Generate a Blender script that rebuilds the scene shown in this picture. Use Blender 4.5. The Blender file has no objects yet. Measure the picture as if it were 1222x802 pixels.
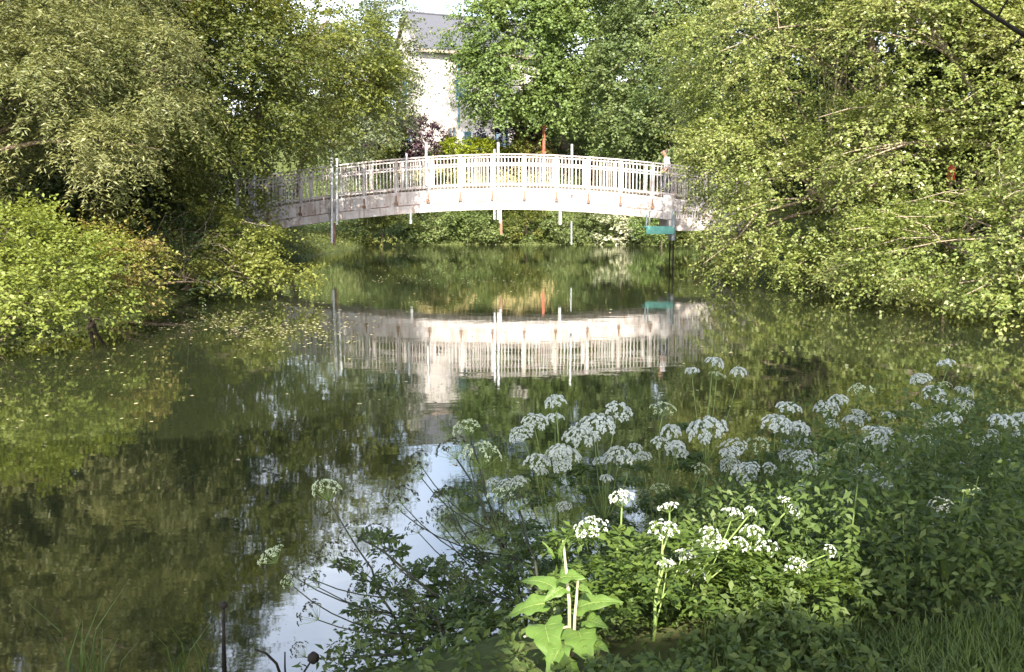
import bpy, math, random
import numpy as np
from mathutils import Vector, Matrix
R = math.radians
sc = bpy.context.scene
col = sc.collection

# ------------------------------------------------------------------ camera
CAMH, FPX, CX, CY, HOR = 2.32, 1200.0, 611.0, 401.0, 245.0
PITCH = math.atan((CY - HOR) / FPX)
cd = bpy.data.cameras.new('camera')
cam = bpy.data.objects.new('camera', cd); col.objects.link(cam)
cam.location = (0, 0, CAMH); cam.rotation_euler = (R(90) - PITCH, 0, 0)
cd.sensor_fit = 'HORIZONTAL'; cd.sensor_width = 36.0
cd.lens = 36.0 * FPX / 1222.0
cd.clip_start = 0.1; cd.clip_end = 3000
sc.camera = cam

# ------------------------------------------------------------------ light
SUN_EL = 40.0
SUN_H = Vector((-0.02, -1.0, 0)).normalized()
SUN_DIR = Vector((SUN_H.x * math.cos(R(SUN_EL)), SUN_H.y * math.cos(R(SUN_EL)), math.sin(R(SUN_EL))))
w = bpy.data.worlds.new('World'); sc.world = w; w.use_nodes = True
nt = w.node_tree
bgn = nt.nodes['Background']
sky = nt.nodes.new('ShaderNodeTexSky'); sky.sky_type = 'NISHITA'; sky.sun_disc = False
sky.sun_elevation = R(SUN_EL)
sky.sun_rotation = math.atan2(SUN_H.x, SUN_H.y)
sky.air_density = 1.0; sky.dust_density = 4.0; sky.ozone_density = 1.0
wtc = nt.nodes.new('ShaderNodeTexCoord')
wsx = nt.nodes.new('ShaderNodeSeparateXYZ'); nt.links.new(wtc.outputs['Generated'], wsx.inputs[0])
wel = nt.nodes.new('ShaderNodeMapRange'); wel.inputs[1].default_value = 0.75; wel.inputs[2].default_value = 0.25; nt.links.new(wsx.outputs['Z'], wel.inputs[0])
wno = nt.nodes.new('ShaderNodeTexNoise'); wno.inputs['Scale'].default_value = 2.6; wno.inputs['Detail'].default_value = 6; nt.links.new(wtc.outputs['Generated'], wno.inputs['Vector'])
wcr = nt.nodes.new('ShaderNodeMapRange'); wcr.inputs[1].default_value = 0.30; wcr.inputs[2].default_value = 0.62; nt.links.new(wno.outputs['Fac'], wcr.inputs[0])
wmu = nt.nodes.new('ShaderNodeMath'); wmu.operation = 'MULTIPLY'; nt.links.new(wel.outputs[0], wmu.inputs[0]); nt.links.new(wcr.outputs[0], wmu.inputs[1])
wm2 = nt.nodes.new('ShaderNodeMath'); wm2.operation = 'MULTIPLY'; wm2.inputs[1].default_value = 0.85; nt.links.new(wmu.outputs[0], wm2.inputs[0])
wmx = nt.nodes.new('ShaderNodeMix'); wmx.data_type = 'RGBA'; nt.links.new(wm2.outputs[0], wmx.inputs[0])
nt.links.new(sky.outputs['Color'], wmx.inputs[6]); wmx.inputs[7].default_value = (7.6, 8.0, 8.8, 1)
nt.links.new(wmx.outputs[2], bgn.inputs['Color'])
bgn.inputs['Strength'].default_value = 0.15
sl = bpy.data.lights.new('sun', 'SUN'); sl.energy = 4.5; sl.angle = R(0.5); sl.color = (1.0, 0.92, 0.77)
so = bpy.data.objects.new('sun', sl); col.objects.link(so)
so.rotation_euler = SUN_DIR.to_track_quat('Z', 'Y').to_euler()
so.location = (-30, -40, 60)
vs = sc.view_settings
vs.view_transform = 'Standard'; vs.look = 'None'; vs.gamma = 1.0; vs.use_curve_mapping = False
vs.exposure = 1.88
cy = sc.cycles
cy.max_bounces = 7; cy.diffuse_bounces = 3; cy.glossy_bounces = 3; cy.transmission_bounces = 3
cy.use_denoising = True
cy.sample_clamp_indirect = 6.0

# ------------------------------------------------------------------ helpers
def P(px, py, d):
    """point at forward distance d seen at photo pixel (px, py)"""
    u = (px - CX) / FPX; v = (CY - py) / FPX
    cp, sp = math.cos(PITCH), math.sin(PITCH)
    y = cp + v * sp; z = -sp + v * cp
    s = d / y
    return Vector((u * s, d, CAMH + z * s))

def sst(a, b, x):
    t = np.clip((np.asarray(x, float) - a) / (b - a), 0, 1)
    return t * t * (3 - 2 * t)

def tag(o, label=None, cat=None, group=None, kind=None):
    if label: o['label'] = label
    if cat: o['category'] = cat
    if group: o['group'] = group
    if kind: o['kind'] = kind
    return o

def empty(name, loc=(0, 0, 0), rz=0):
    o = bpy.data.objects.new(name, None); col.objects.link(o)
    o.location = loc; o.rotation_euler = (0, 0, rz); o.empty_display_size = 0.2
    return o

def copy_tree(o, parent=None):
    c = o.copy(); col.objects.link(c)
    if parent: c.parent = parent
    for ch in list(o.children):
        copy_tree(ch, c)
    return c

def link_mesh(name, me, mats, parent=None):
    for m in (mats if isinstance(mats, (list, tuple)) else [mats]):
        me.materials.append(m)
    o = bpy.data.objects.new(name, me); col.objects.link(o)
    if parent: o.parent = parent
    return o

class MB:
    def __init__(self): self.v = []; self.f = []; self.mi = []
    def add(self, vs_, fs, mi=0):
        b = len(self.v); self.v += [tuple(x) for x in vs_]
        self.f += [tuple(i + b for i in f) for f in fs]; self.mi += [mi] * len(fs)
    def box(self, c, s, M=None, mi=0, bev=0.0):
        hx, hy, hz = s[0] / 2, s[1] / 2, s[2] / 2
        pts = [Vector((x * hx, y * hy, z * hz)) for z in (-1, 1) for y in (-1, 1) for x in (-1, 1)]
        if M is not None: pts = [M @ p for p in pts]
        pts = [p + Vector(c) for p in pts]
        self.add(pts, [(0, 2, 3, 1), (4, 5, 7, 6), (0, 1, 5, 4), (2, 6, 7, 3), (0, 4, 6, 2), (1, 3, 7, 5)], mi)
    def bar(self, a, b, wy, wz, mi=0):
        """box bar from a to b, thickness wy across, wz vertical"""
        a, b = Vector(a), Vector(b); d = b - a; L = d.length; d.normalize()
        up = Vector((0, 0, 1)) if abs(d.z) < 0.95 else Vector((0, 1, 0))
        s = d.cross(up).normalized(); t = s.cross(d)
        pts = []
        for q in (a, b):
            for i, j in ((-1, -1), (1, -1), (1, 1), (-1, 1)):
                pts.append(q + s * i * wy / 2 + t * j * wz / 2)
        self.add(pts, [(3, 2, 1, 0), (4, 5, 6, 7), (0, 1, 5, 4), (1, 2, 6, 5), (2, 3, 7, 6), (3, 0, 4, 7)], mi)
    def tube(self, pts, rad, n=6, mi=0, cap=True):
        pts = [Vector(p) for p in pts]
        if not hasattr(rad, '__len__'): rad = [rad] * len(pts)
        rings = []
        prev = None
        for i, p in enumerate(pts):
            d = (pts[min(i + 1, len(pts) - 1)] - pts[max(i - 1, 0)])
            if d.length < 1e-9: d = Vector((0, 0, 1))
            d.normalize()
            if prev is None:
                s = d.cross(Vector((0.31, 0.95, 0.1)))
                if s.length < 0.1: s = d.cross(Vector((1, 0, 0)))
            else:
                s = prev - d * prev.dot(d)
            s.normalize(); prev = s; t = d.cross(s)
            rings.append([p + (s * math.cos(2 * math.pi * k / n) + t * math.sin(2 * math.pi * k / n)) * rad[i] for k in range(n)])
        b = len(self.v)
        for r in rings: self.v += [tuple(x) for x in r]
        for i in range(len(rings) - 1):
            for k in range(n):
                k2 = (k + 1) % n
                self.f.append((b + i * n + k, b + i * n + k2, b + (i + 1) * n + k2, b + (i + 1) * n + k)); self.mi.append(mi)
        if cap:
            self.f.append(tuple(b + k for k in reversed(range(n)))); self.mi.append(mi)
            e = b + (len(rings) - 1) * n
            self.f.append(tuple(e + k for k in range(n))); self.mi.append(mi)
    def build(self, name, mats, parent=None, smooth=False):
        me = bpy.data.meshes.new(name)
        me.from_pydata(self.v, [], self.f)
        if any(self.mi): me.polygons.foreach_set('material_index', self.mi)
        if smooth: me.polygons.foreach_set('use_smooth', [True] * len(me.polygons))
        me.update()
        return link_mesh(name, me, mats, parent)

def quads_mesh(name, V, mats, parent=None):
    """V: (n,4,3) array of quads"""
    n = len(V)
    me = bpy.data.meshes.new(name)
    me.vertices.add(n * 4); me.vertices.foreach_set('co', V.reshape(-1).astype(np.float32))
    me.loops.add(n * 4); me.loops.foreach_set('vertex_index', np.arange(n * 4, dtype=np.int32))
    me.polygons.add(n); me.polygons.foreach_set('loop_start', np.arange(0, n * 4, 4, dtype=np.int32))
    me.update(calc_edges=True)
    return link_mesh(name, me, mats, parent)

def unit(a):
    return a / np.maximum(np.linalg.norm(a, axis=-1, keepdims=True), 1e-9)

def leaf_quads(pos, direc, normal, L, W, rng, fold=0.18, jitter=0.3):
    """diamond leaves, folded along the midrib"""
    n = len(pos)
    d = unit(direc)
    nn = unit(normal - d * np.sum(normal * d, -1, keepdims=True))
    s = np.cross(d, nn)
    sz = (1 + jitter * (rng.random((n, 1)) * 2 - 1))
    Ls, Ws = L * sz, W * sz
    V = np.empty((n, 4, 3))
    V[:, 0] = pos
    mid = pos + d * Ls * 0.45 + nn * Ws * fold
    V[:, 1] = mid - s * Ws * 0.5
    V[:, 2] = pos + d * Ls - nn * Ls * 0.12
    V[:, 3] = mid + s * Ws * 0.5
    return V

# ------------------------------------------------------------------ materials
def mat(name):
    m = bpy.data.materials.new(name); m.use_nodes = True
    return m, m.node_tree, m.node_tree.nodes['Principled BSDF']

def N(nt, t, **kw):
    n = nt.nodes.new(t)
    for k, v in kw.items(): setattr(n, k, v)
    return n

def ramp(nt, stops):
    r = nt.nodes.new('ShaderNodeValToRGB')
    e = r.color_ramp.elements
    while len(e) > 1: e.remove(e[-1])
    e[0].position = stops[0][0]; e[0].color = (*stops[0][1], 1)
    for p, c in stops[1:]:
        x = e.new(p); x.color = (*c, 1)
    return r

def leaf_mat(name, cols, trans=0.35, rough=0.5, spec=0.4, noise_scale=0.35, hue=None, nmix=0.45):
    """cols: list of leaf colours picked per leaf and drifting through the crown"""
    m, nt, b = mat(name)
    g = N(nt, 'ShaderNodeNewGeometry')
    tc = N(nt, 'ShaderNodeTexCoord')
    no = N(nt, 'ShaderNodeTexNoise'); no.inputs['Scale'].default_value = noise_scale; no.inputs['Detail'].default_value = 3
    nt.links.new(tc.outputs['Object'], no.inputs['Vector'])
    mr = N(nt, 'ShaderNodeMapRange'); mr.inputs[1].default_value = 0.3; mr.inputs[2].default_value = 0.7
    nt.links.new(no.outputs['Fac'], mr.inputs[0])
    mx = N(nt, 'ShaderNodeMix'); mx.data_type = 'FLOAT'; mx.inputs[0].default_value = nmix
    nt.links.new(g.outputs['Random Per Island'], mx.inputs[2]); nt.links.new(mr.outputs[0], mx.inputs[3])
    k = len(cols) - 1
    rp = ramp(nt, [(i / k, c) for i, c in enumerate(cols)])
    nt.links.new(mx.outputs[0], rp.inputs[0])
    nt.links.new(rp.outputs[0], b.inputs['Base Color'])
    b.inputs['Roughness'].default_value = rough
    b.inputs['Specular IOR Level'].default_value = spec
    t = N(nt, 'ShaderNodeBsdfTranslucent')
    hs = N(nt, 'ShaderNodeHueSaturation'); hs.inputs['Hue'].default_value = 0.485; hs.inputs['Saturation'].default_value = 1.1; hs.inputs['Value'].default_value = 1.15
    nt.links.new(rp.outputs[0], hs.inputs['Color']); nt.links.new(hs.outputs[0], t.inputs['Color'])
    ms = N(nt, 'ShaderNodeMixShader'); ms.inputs[0].default_value = trans
    nt.links.new(b.outputs[0], ms.inputs[1]); nt.links.new(t.outputs[0], ms.inputs[2])
    nt.links.new(ms.outputs[0], nt.nodes['Material Output'].inputs['Surface'])
    return m

def noise_mat(name, c1, c2, scale=5, rough=0.7, spec=0.3, bump=0.0, detail=5, stretch=(1, 1, 1), c3=None, metallic=0):
    m, nt, b = mat(name)
    tc = N(nt, 'ShaderNodeTexCoord'); mp = N(nt, 'ShaderNodeMapping'); mp.inputs['Scale'].default_value = stretch
    no = N(nt, 'ShaderNodeTexNoise'); no.inputs['Scale'].default_value = scale; no.inputs['Detail'].default_value = detail
    nt.links.new(tc.outputs['Object'], mp.inputs[0]); nt.links.new(mp.outputs[0], no.inputs['Vector'])
    st = [(0.3, c1), (0.7, c2)] if c3 is None else [(0.28, c1), (0.5, c2), (0.72, c3)]
    rp = ramp(nt, st); nt.links.new(no.outputs['Fac'], rp.inputs[0]); nt.links.new(rp.outputs[0], b.inputs['Base Color'])
    b.inputs['Roughness'].default_value = rough; b.inputs['Specular IOR Level'].default_value = spec; b.inputs['Metallic'].default_value = metallic
    if bump:
        bp = N(nt, 'ShaderNodeBump'); bp.inputs['Strength'].default_value = bump; bp.inputs['Distance'].default_value = 0.02
        nt.links.new(no.outputs['Fac'], bp.inputs['Height']); nt.links.new(bp.outputs[0], b.inputs['Normal'])
    return m

M = {}
M['leaf_right'] = leaf_mat('leaf_olive_bright', [(0.0805, 0.122, 0.0306), (0.1531, 0.203, 0.0459), (0.2178, 0.2438, 0.0765), (0.3063, 0.3087, 0.1529)], 0.42, 0.42, 0.6)
M['leaf_willow'] = leaf_mat('leaf_willow_pale', [(0.0882, 0.1147, 0.0334), (0.1616, 0.1755, 0.0612), (0.2498, 0.2431, 0.0948)], 0.4, 0.5, 0.5)
M['leaf_dark'] = leaf_mat('leaf_dark_green', [(0.0427, 0.0628, 0.0154), (0.0873, 0.11, 0.0229), (0.165, 0.165, 0.0319)], 0.38, 0.5, 0.4)
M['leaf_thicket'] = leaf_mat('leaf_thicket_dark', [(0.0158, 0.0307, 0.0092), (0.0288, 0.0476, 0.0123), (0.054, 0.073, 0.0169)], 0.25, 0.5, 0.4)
M['leaf_olive'] = leaf_mat('leaf_olive', [(0.0723, 0.0992, 0.0192), (0.1364, 0.1603, 0.0302), (0.2086, 0.2211, 0.0548)], 0.4, 0.5, 0.4)
M['leaf_haze'] = leaf_mat('leaf_pale_bluish', [(0.075, 0.105, 0.050), (0.12, 0.15, 0.075), (0.18, 0.20, 0.12)], 0.35, 0.5, 0.4)
M['leaf_syc'] = leaf_mat('leaf_sycamore', [(0.0759, 0.1224, 0.0386), (0.1266, 0.1872, 0.0491), (0.2025, 0.252, 0.0878)], 0.4, 0.5, 0.4)
M['leaf_conifer'] = leaf_mat('leaf_deep_green', [(0.0544, 0.0881, 0.0312), (0.0998, 0.1395, 0.0437), (0.1633, 0.1909, 0.0702)], 0.36, 0.5, 0.4)
M['leaf_bush'] = leaf_mat('leaf_yellow_green', [(0.0997, 0.1363, 0.024), (0.1596, 0.1993, 0.036), (0.2095, 0.236, 0.0601)], 0.42, 0.5, 0.4)
M['leaf_rust'] = leaf_mat('leaf_rusty', [(0.09, 0.132, 0.018), (0.15, 0.176, 0.03), (0.19, 0.154, 0.045), (0.17, 0.11, 0.04)], 0.34, 0.5, 0.4)
M['leaf_lime'] = leaf_mat('leaf_lime', [(0.12, 0.18, 0.0135), (0.18, 0.225, 0.0135), (0.2475, 0.255, 0.027)], 0.35, 0.5, 0.4)
M['leaf_purple'] = leaf_mat('leaf_purple', [(0.027, 0.0121, 0.0192), (0.045, 0.0198, 0.0312), (0.069, 0.033, 0.048)], 0.2, 0.5, 0.4)
M['leaf_orange'] = leaf_mat('flower_orange', [(0.10, 0.13, 0.03), (0.45, 0.20, 0.06), (0.55, 0.32, 0.16), (0.50, 0.26, 0.06)], 0.3, 0.6, 0.3)
M['leaf_salmon'] = leaf_mat('leaf_salmon', [(0.10, 0.13, 0.03), (0.22, 0.22, 0.05), (0.36, 0.20, 0.11)], 0.3, 0.6, 0.3)
M['leaf_bank'] = leaf_mat('leaf_bank', [(0.0455, 0.078, 0.0242), (0.091, 0.132, 0.0352), (0.156, 0.186, 0.066)], 0.3, 0.5, 0.4)
M['leaf_cream'] = leaf_mat('leaf_cream_flowers', [(0.07, 0.11, 0.03), (0.15, 0.20, 0.08), (0.45, 0.46, 0.32), (0.6, 0.58, 0.45)], 0.3, 0.5, 0.4)
M['leaf_under'] = leaf_mat('leaf_undergrowth', [(0.0478, 0.0835, 0.0194), (0.085, 0.1305, 0.0302), (0.1275, 0.167, 0.0486)], 0.36, 0.55, 0.35, 1.2)
M['leaf_nettle'] = leaf_mat('leaf_broad', [(0.05, 0.095, 0.020), (0.085, 0.135, 0.025), (0.13, 0.175, 0.035)], 0.34, 0.5, 0.4, 2.0)
M['leaf_burdock'] = leaf_mat('leaf_burdock', [(0.0704, 0.1404, 0.0207), (0.1028, 0.1806, 0.0344), (0.1299, 0.2073, 0.0482)], 0.36, 0.5, 0.4, 3.0)
M['leaf_grass'] = leaf_mat('grass_blade', [(0.05, 0.085, 0.02), (0.085, 0.13, 0.03), (0.13, 0.17, 0.05)], 0.3, 0.55, 0.3, 1.5)
M['leaf_speck'] = leaf_mat('floating_leaf', [(0.12, 0.13, 0.05), (0.25, 0.24, 0.12), (0.35, 0.30, 0.2)], 0.1, 0.6, 0.3, 1.5)
M['bark'] = noise_mat('bark_brown', (0.06, 0.045, 0.03), (0.16, 0.125, 0.09), 6, 0.85, 0.2, 0.6, stretch=(3, 3, 0.6))
M['bark_pale'] = noise_mat('bark_pale', (0.16, 0.125, 0.09), (0.34, 0.29, 0.22), 6, 0.8, 0.2, 0.5, stretch=(3, 3, 0.6))
M['bark_dark'] = noise_mat('bark_dark', (0.012, 0.011, 0.009), (0.036, 0.032, 0.026), 9, 0.85, 0.2, 0.5)
M['stem_green'] = noise_mat('stem_green', (0.11, 0.17, 0.04), (0.20, 0.26, 0.08), 20, 0.5, 0.3)
M['stem_dark'] = noise_mat('stem_dark', (0.018, 0.024, 0.014), (0.05, 0.055, 0.03), 20, 0.6, 0.3)
M['stem_straw'] = noise_mat('stem_straw', (0.28, 0.24, 0.14), (0.45, 0.42, 0.28), 20, 0.6, 0.3)
M['floret'] = noise_mat('floret_white', (0.40, 0.45, 0.40), (0.55, 0.58, 0.53), 60, 0.7, 0.2)
M['floret_green'] = noise_mat('floret_greenish', (0.30, 0.38, 0.20), (0.55, 0.60, 0.42), 60, 0.7, 0.2)
M['seed'] = noise_mat('seed_dark', (0.02, 0.024, 0.012), (0.06, 0.06, 0.03), 60, 0.7, 0.2)
M['steel'] = noise_mat('galvanised_steel', (0.42, 0.44, 0.46), (0.62, 0.64, 0.66), 12, 0.45, 0.5, metallic=0.35)
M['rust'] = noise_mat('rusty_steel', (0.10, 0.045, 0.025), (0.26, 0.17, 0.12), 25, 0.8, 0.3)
M['turquoise'] = noise_mat('turquoise_paint', (0.08, 0.27, 0.25), (0.14, 0.38, 0.34), 6, 0.6, 0.3)
M['postblue'] = noise_mat('weathered_post', (0.16, 0.19, 0.21), (0.32, 0.36, 0.38), 8, 0.8, 0.2)
M['slate'] = noise_mat('roof_slate', (0.05, 0.052, 0.066), (0.085, 0.088, 0.105), 14, 0.75, 0.3, stretch=(1, 1, 4))
M['render_wall'] = noise_mat('cream_render', (0.40, 0.375, 0.36), (0.47, 0.445, 0.43), 3, 0.85, 0.2)
M['fascia_wood'] = noise_mat('roof_fascia', (0.22, 0.17, 0.14), (0.34, 0.28, 0.24), 6, 0.8, 0.2)
M['blue_paint'] = noise_mat('blue_paint', (0.03, 0.12, 0.21), (0.045, 0.16, 0.26), 5, 0.4, 0.5)
M['white_paint'] = noise_mat('white_paint', (0.72, 0.72, 0.70), (0.80, 0.80, 0.78), 5, 0.5, 0.4)
M['red_wood'] = noise_mat('red_timber', (0.22, 0.055, 0.035), (0.36, 0.11, 0.075), 8, 0.7, 0.3)
M['red_paint'] = noise_mat('red_paint', (0.42, 0.04, 0.04), (0.55, 0.07, 0.06), 8, 0.5, 0.4)
M['concrete'] = noise_mat('pale_concrete', (0.34, 0.31, 0.29), (0.50, 0.46, 0.44), 3, 0.85, 0.2, 0.3)
M['skin'] = noise_mat('skin', (0.42, 0.23, 0.16), (0.50, 0.29, 0.21), 20, 0.55, 0.4)
M['shirt'] = noise_mat('shirt_white', (0.78, 0.78, 0.80), (0.84, 0.84, 0.86), 8, 0.8, 0.2)
M['trousers'] = noise_mat('trousers_grey', (0.10, 0.11, 0.14), (0.15, 0.16, 0.19), 12, 0.85, 0.2)
M['hair'] = noise_mat('hair_grey', (0.12, 0.10, 0.08), (0.26, 0.23, 0.2), 40, 0.7, 0.3)
gl, gnt, gb = mat('window_glass')
gb.inputs['Base Color'].default_value = (0.10, 0.14, 0.17, 1); gb.inputs['Roughness'].default_value = 0.06; gb.inputs['Specular IOR Level'].default_value = 0.8
M['glass'] = gl

def white_steel():
    m, nt, b = mat('stained_white_steel')
    tc = N(nt, 'ShaderNodeTexCoord')
    mp = N(nt, 'ShaderNodeMapping'); mp.inputs['Scale'].default_value = (5.0, 5.0, 0.55)
    no = N(nt, 'ShaderNodeTexNoise'); no.inputs['Scale'].default_value = 1.6; no.inputs['Detail'].default_value = 7; no.inputs['Roughness'].default_value = 0.65
    nt.links.new(tc.outputs['Object'], mp.inputs[0]); nt.links.new(mp.outputs[0], no.inputs['Vector'])
    r1 = ramp(nt, [(0.47, (0.0, 0.0, 0.0)), (0.70, (1, 1, 1))]); nt.links.new(no.outputs['Fac'], r1.inputs[0])
    n2 = N(nt, 'ShaderNodeTexNoise'); n2.inputs['Scale'].default_value = 2.2; n2.inputs['Detail'].default_value = 4
    nt.links.new(tc.outputs['Object'], n2.inputs['Vector'])
    r2 = ramp(nt, [(0.3, (0.31, 0.295, 0.295)), (0.65, (0.47, 0.45, 0.455))]); nt.links.new(n2.outputs['Fac'], r2.inputs[0])
    mx = N(nt, 'ShaderNodeMix'); mx.data_type = 'RGBA'
    nt.links.new(r1.outputs[0], mx.inputs[0]); nt.links.new(r2.outputs[0], mx.inputs[6]); mx.inputs[7].default_value = (0.27, 0.20, 0.17, 1)
    nt.links.new(mx.outputs[2], b.inputs['Base Color']); b.inputs['Roughness'].default_value = 0.6
    return m
M['white_steel'] = white_steel()

def ground_mat():
    m, nt, b = mat('ground_soil_grass')
    tc = N(nt, 'ShaderNodeTexCoord')
    n1 = N(nt, 'ShaderNodeTexNoise'); n1.inputs['Scale'].default_value = 0.35; n1.inputs['Detail'].default_value = 8
    n2 = N(nt, 'ShaderNodeTexNoise'); n2.inputs['Scale'].default_value = 9; n2.inputs['Detail'].default_value = 6
    nt.links.new(tc.outputs['Object'], n1.inputs['Vector']); nt.links.new(tc.outputs['Object'], n2.inputs['Vector'])
    r1 = ramp(nt, [(0.35, (0.06, 0.075, 0.025)), (0.55, (0.08, 0.10, 0.035)), (0.7, (0.12, 0.12, 0.05))])
    r2 = ramp(nt, [(0.3, (0.45, 0.45, 0.45)), (0.7, (1.1, 1.1, 1.1))])
    nt.links.new(n1.outputs['Fac'], r1.inputs[0]); nt.links.new(n2.outputs['Fac'], r2.inputs[0])
    mx = N(nt, 'ShaderNodeMix'); mx.data_type = 'RGBA'; mx.blend_type = 'MULTIPLY'; mx.inputs[0].default_value = 1
    nt.links.new(r1.outputs[0], mx.inputs[6]); nt.links.new(r2.outputs[0], mx.inputs[7])
    nt.links.new(mx.outputs[2], b.inputs['Base Color']); b.inputs['Roughness'].default_value = 0.95; b.inputs['Specular IOR Level'].default_value = 0.1
    return m
M['ground'] = ground_mat()

def water_mat():
    m, nt, b = mat('pond_water')
    b.inputs['Base Color'].default_value = (0.014, 0.018, 0.008, 1)
    b.inputs['Roughness'].default_value = 0.025
    b.inputs['IOR'].default_value = 2.25
    b.inputs['Specular IOR Level'].default_value = 0.5
    tc = N(nt, 'ShaderNodeTexCoord')
    sx = N(nt, 'ShaderNodeSeparateXYZ'); nt.links.new(tc.outputs['Object'], sx.inputs[0])
    mp = N(nt, 'ShaderNodeMapping'); mp.inputs['Scale'].default_value = (1.0, 1.7, 1)
    nt.links.new(tc.outputs['Object'], mp.inputs[0])
    n1 = N(nt, 'ShaderNodeTexNoise'); n1.inputs['Scale'].default_value = 1.3; n1.inputs['Detail'].default_value = 2
    n2 = N(nt, 'ShaderNodeTexNoise'); n2.inputs['Scale'].default_value = 7; n2.inputs['Detail'].default_value = 2
    nt.links.new(mp.outputs[0], n1.inputs['Vector']); nt.links.new(mp.outputs[0], n2.inputs['Vector'])
    a = N(nt, 'ShaderNodeMath', operation='MULTIPLY'); a.inputs[1].default_value = 0.16; nt.links.new(n2.outputs['Fac'], a.inputs[0])
    s = N(nt, 'ShaderNodeMath', operation='ADD'); nt.links.new(n1.outputs['Fac'], s.inputs[0]); nt.links.new(a.outputs[0], s.inputs[1])
    # a breeze roughens the far reach beyond the bridge
    mr = N(nt, 'ShaderNodeMapRange'); mr.inputs[1].default_value = 41; mr.inputs[2].default_value = 54; mr.inputs[3].default_value = 1.0; mr.inputs[4].default_value = 6.0
    nt.links.new(sx.outputs['Y'], mr.inputs[0])
    h = N(nt, 'ShaderNodeMath', operation='MULTIPLY'); nt.links.new(s.outputs[0], h.inputs[0]); nt.links.new(mr.outputs[0], h.inputs[1])
    bp = N(nt, 'ShaderNodeBump'); bp.inputs['Strength'].default_value = 1.0; bp.inputs['Distance'].default_value = 0.0014
    nt.links.new(h.outputs[0], bp.inputs['Height']); nt.links.new(bp.outputs[0], b.inputs['Normal'])
    return m
M['water'] = water_mat()

# ------------------------------------------------------------------ setting: terrain and pond
POND = np.array([(-3.5, 4.4), (-1.2, 4.5), (0, 5.2), (2, 5.8), (4, 6.6), (7, 8.6), (10, 12), (11.5, 18), (11.2, 24), (9.6, 30), (7.6, 36), (7.3, 40),
                 (9.2, 44), (11, 50), (11, 58), (5, 60), (-2, 60), (-8, 59.5), (-9.2, 50), (-8.6, 40), (-7.5, 33), (-8.0, 25), (-8.6, 20), (-9.4, 16), (-8.8, 10), (-6, 6)])
def pond_sd(X, Y):
    """signed distance, negative inside the pond"""
    X = np.asarray(X, float); Y = np.asarray(Y, float)
    d2 = np.full(X.shape, 1e18); ins = np.zeros(X.shape, bool)
    n = len(POND)
    for i in range(n):
        ax, ay = POND[i]; bx, by = POND[(i + 1) % n]
        ex, ey = bx - ax, by - ay
        t = np.clip(((X - ax) * ex + (Y - ay) * ey) / (ex * ex + ey * ey), 0, 1)
        dx, dy = X - ax - t * ex, Y - ay - t * ey
        d2 = np.minimum(d2, dx * dx + dy * dy)
        c = ((ay > Y) != (by > Y))
        xi = ax + (Y - ay) / (by - ay if by != ay else 1e-9) * ex
        ins ^= c & (X < xi)
    d = np.sqrt(d2)
    return np.where(ins, -d, d)
def bumpy(X, Y):
    return 0.05 * np.sin(X * 2.1 + np.cos(Y * 1.7)) + 0.04 * np.sin(Y * 3.3 + X * 0.7) + 0.03 * np.sin(X * 5.7 - Y * 4.1)
def ground_z(X, Y):
    X = np.asarray(X, float); Y = np.asarray(Y, float)
    d = pond_sd(X, Y)
    o = np.maximum(d, 0)
    h = 0.75 * (1 - np.exp(-o / 1.1)) + bumpy(X, Y) * sst(0.1, 1.2, o)
    h = h + sst(60, 71, Y) * 5.0 + sst(70, 100, Y) * 2.0
    h = h + 1.25 * np.exp(-((Y - 38.9) / 4.5) ** 2) * sst(0.2, 2.5, o)
    h = h + 2.0 * sst(3, 25, np.maximum(np.abs(X) - 10, 0)) * sst(8, 20, Y)
    return np.where(d < 0, np.maximum(-1.4, d * 0.6), h)
def gz(x, y): return float(ground_z(np.array([x]), np.array([y]))[0])

xs = np.concatenate([[-600, -300, -160, -100, -70, -50, -40, -32, -27], np.arange(-24, 24.01, 0.3), [27, 32, 40, 50, 70, 100, 160, 300, 600]])
ys = np.concatenate([[-300, -100, -50, -30, -20, -14], np.arange(-10, 84, 0.3), [86, 90, 95, 102, 112, 130, 160, 220, 350, 600, 1200]])
GX, GY = np.meshgrid(xs, ys)
GZ = ground_z(GX, GY)
nx, ny = len(xs), len(ys)
Vg = np.stack([GX, GY, GZ], -1).reshape(-1, 3)
idx = np.arange(nx * ny).reshape(ny, nx)
Fq = np.stack([idx[:-1, :-1], idx[:-1, 1:], idx[1:, 1:], idx[1:, :-1]], -1).reshape(-1, 4)
me = bpy.data.meshes.new('ground')
me.vertices.add(len(Vg)); me.vertices.foreach_set('co', Vg.reshape(-1))
me.loops.add(len(Fq) * 4); me.loops.foreach_set('vertex_index', Fq.reshape(-1).astype(np.int32))
me.polygons.add(len(Fq)); me.polygons.foreach_set('loop_start', np.arange(0, len(Fq) * 4, 4, dtype=np.int32))
me.polygons.foreach_set('use_smooth', np.ones(len(Fq), bool))
me.update(calc_edges=True)
tag(link_mesh('ground', me, M['ground']), kind='structure')
wb = MB(); wb.add([(-14, 3, 0), (15, 3, 0), (15, 62, 0), (-14, 62, 0)], [(0, 1, 2, 3)])
tag(wb.build('pond_water', M['water']), kind='structure')

# ------------------------------------------------------------------ trees and shrubs
def B(px, py, d, rx, rz, ry):
    c = P(px, py, d); k = d / FPX
    return (c.x, c.y, c.z, rx * k, ry, rz * k)

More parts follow.
